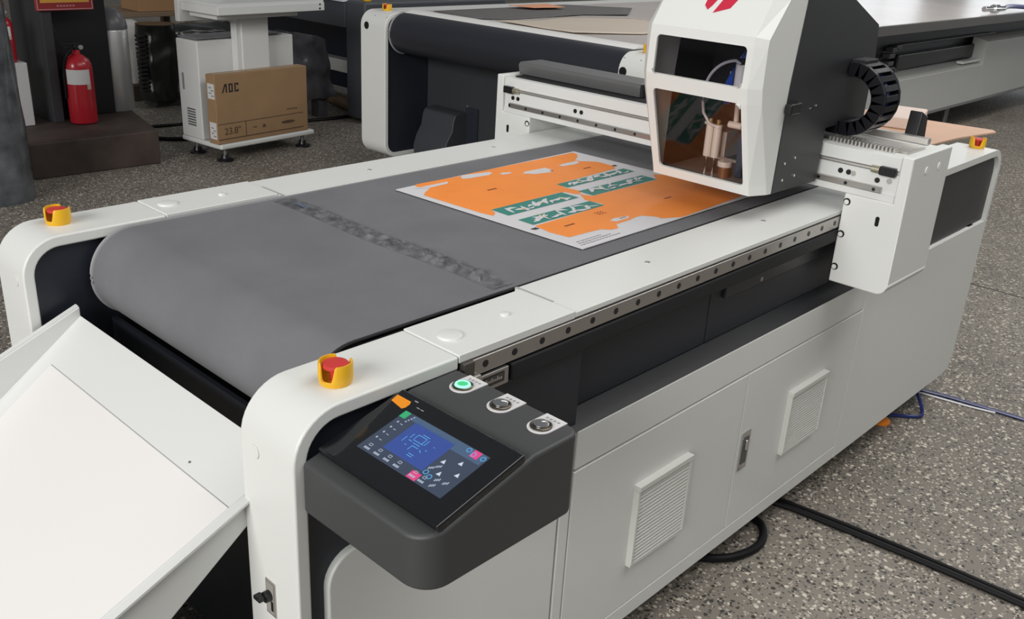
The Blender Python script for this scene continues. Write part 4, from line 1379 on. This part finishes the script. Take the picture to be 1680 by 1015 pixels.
for j in range(NZ + 1):
    z = 2.6 * j / NZ
    for i in range(NA):
        a = 2 * PI * i / NA
        r = .168 - .018 * min(1, z) + .010 * noise.noise(Vector((math.cos(a) * 3, math.sin(a) * 3, z * 4)))
        vs.append((1.052 + r * math.cos(a), 4.21 + r * math.sin(a), z))
for j in range(NZ):
    for i in range(NA):
        fs.append((j * NA + i, j * NA + (i + 1) % NA, (j + 1) * NA + (i + 1) % NA, (j + 1) * NA + i))
b.add(vs, fs)
tag(b.build('wrapped_post', PW, smooth=70), 'round grey post wrapped in wrinkled plastic film at the picture edge', 'post')

# ================================================================ clutter farther back
tbk = thing('low_table', (3.1, 6.8, 0), 'low wooden packing table far behind the silver bin', 'table')
WOOD = mat('table_wood', (.20, .14, .09), .6)
B().box(2.66, 3.55, 6.56, 7.1, .585, .62).build('table_top', WOOD, tbk, bevel=.004)
for x in (2.72, 3.49):
    for y in (6.62, 7.04):
        B().box(x - .03, x + .03, y - .03, y + .03, 0, .585).build('leg', WOOD, tbk)
cbx = thing('shipping_carton', (3.24, 6.75, .621), 'orange brown shipping carton on the low packing table', 'box')
B().box(3.05, 3.42, 6.60, 6.90, .621, .90).build('carton', mat('carton_tan', (.33, .19, .09), .7), cbx, bevel=.004)
B().box(3.22, 3.26, 6.595, 6.90, .9, .901).build('packing_tape', mat('tape_tan', (.36, .25, .15), .3), cbx)
BG = mat('white_bag', (.50, .49, .47), .6, bump=.4, bscale=18)
b = B()
NA, NZ = 28, 20
vs, fs = [], []
for j in range(NZ + 1):
    v = j / NZ
    for i in range(NA):
        a = 2 * PI * i / NA
        r = (.11 - .03 * v * v) * (1 + .10 * noise.noise(Vector((math.cos(a) * 2, math.sin(a) * 2, v * 3))))
        if j == NZ: r *= .55
        vs.append((2.86 + r * math.cos(a), 6.42 + r * .8 * math.sin(a), .12 + .47 * v))
for j in range(NZ):
    for i in range(NA):
        fs.append((j * NA + i, j * NA + (i + 1) % NA, (j + 1) * NA + (i + 1) % NA, (j + 1) * NA + i))
fs.append(tuple(range(NA))[::-1]); fs.append(tuple(NZ * NA + i for i in range(NA)))
b.add(vs, fs)
tag(b.build('white_sack', BG, smooth=70), 'white sack between the silver bin and the black wrapped bundle', 'sack')
tag(B().box(2.66, 3.0, 6.25, 6.55, 0, .119).build('brown_block', mat('block_brown', (.045, .03, .022), .7), bevel=.006), 'dark brown wooden block on the floor under the white sack', 'block')
wb = thing('wrapped_bundle', (3.2, 6.05, 0), 'upright bundle wrapped in black film with ridged edge behind the cart', 'package')
BW = mat('black_film', (.013, .015, .013), .25, bump=.6, bscale=16)
b = B()
NA, NZ = 30, 26
vs, fs = [], []
for j in range(NZ + 1):
    v = j / NZ
    for i in range(NA):
        a = 2 * PI * i / NA
        r = 1 + .16 * noise.noise(Vector((math.cos(a) * 1.7, math.sin(a) * 1.7, v * 5)))
        vs.append((2.87 + .145 * r * math.cos(a), 6.00 + .13 * r * math.sin(a), .06 + .545 * v))
for j in range(NZ):
    for i in range(NA):
        fs.append((j * NA + i, j * NA + (i + 1) % NA, (j + 1) * NA + (i + 1) % NA, (j + 1) * NA + i))
fs.append(tuple(range(NA))[::-1]); fs.append(tuple(NZ * NA + i for i in range(NA)))
b.add(vs, fs)
b.build('upright_roll', BW, wb, smooth=70)
b = B()
vs, fs = [], []
for j in range(NZ + 1):
    v = j / NZ
    for i in range(NA):
        a = 2 * PI * i / NA
        r = 1 + .25 * noise.noise(Vector((math.cos(a) * 1.7, v * 5, math.sin(a) * 1.7)))
        vs.append((2.95 + .62 * v, 6.10 + .13 * r * math.cos(a), .50 + .085 * r * math.sin(a)))
for j in range(NZ):
    for i in range(NA):
        fs.append((j * NA + i, j * NA + (i + 1) % NA, (j + 1) * NA + (i + 1) % NA, (j + 1) * NA + i))
fs.append(tuple(range(NA))[::-1]); fs.append(tuple(NZ * NA + i for i in range(NA)))
b.add(vs, fs)
b.build('lying_roll', BW, wb, smooth=70)
for k in range(14):
    B().box(2.695, 2.745, 5.91, 5.98, .13 + k * .030, .148 + k * .030).build('ridge', BLACK, wb, bevel=.003)
B().box(2.93, 3.30, 5.93, 6.2, .22, .43).build('black_box', BLACK, wb, bevel=.01)
B().box(2.80, 3.20, 5.95, 6.15, .0, .065).build('pallet_foot', mat('pallet_grey', (.04, .04, .042), .6), wb, bevel=.01)
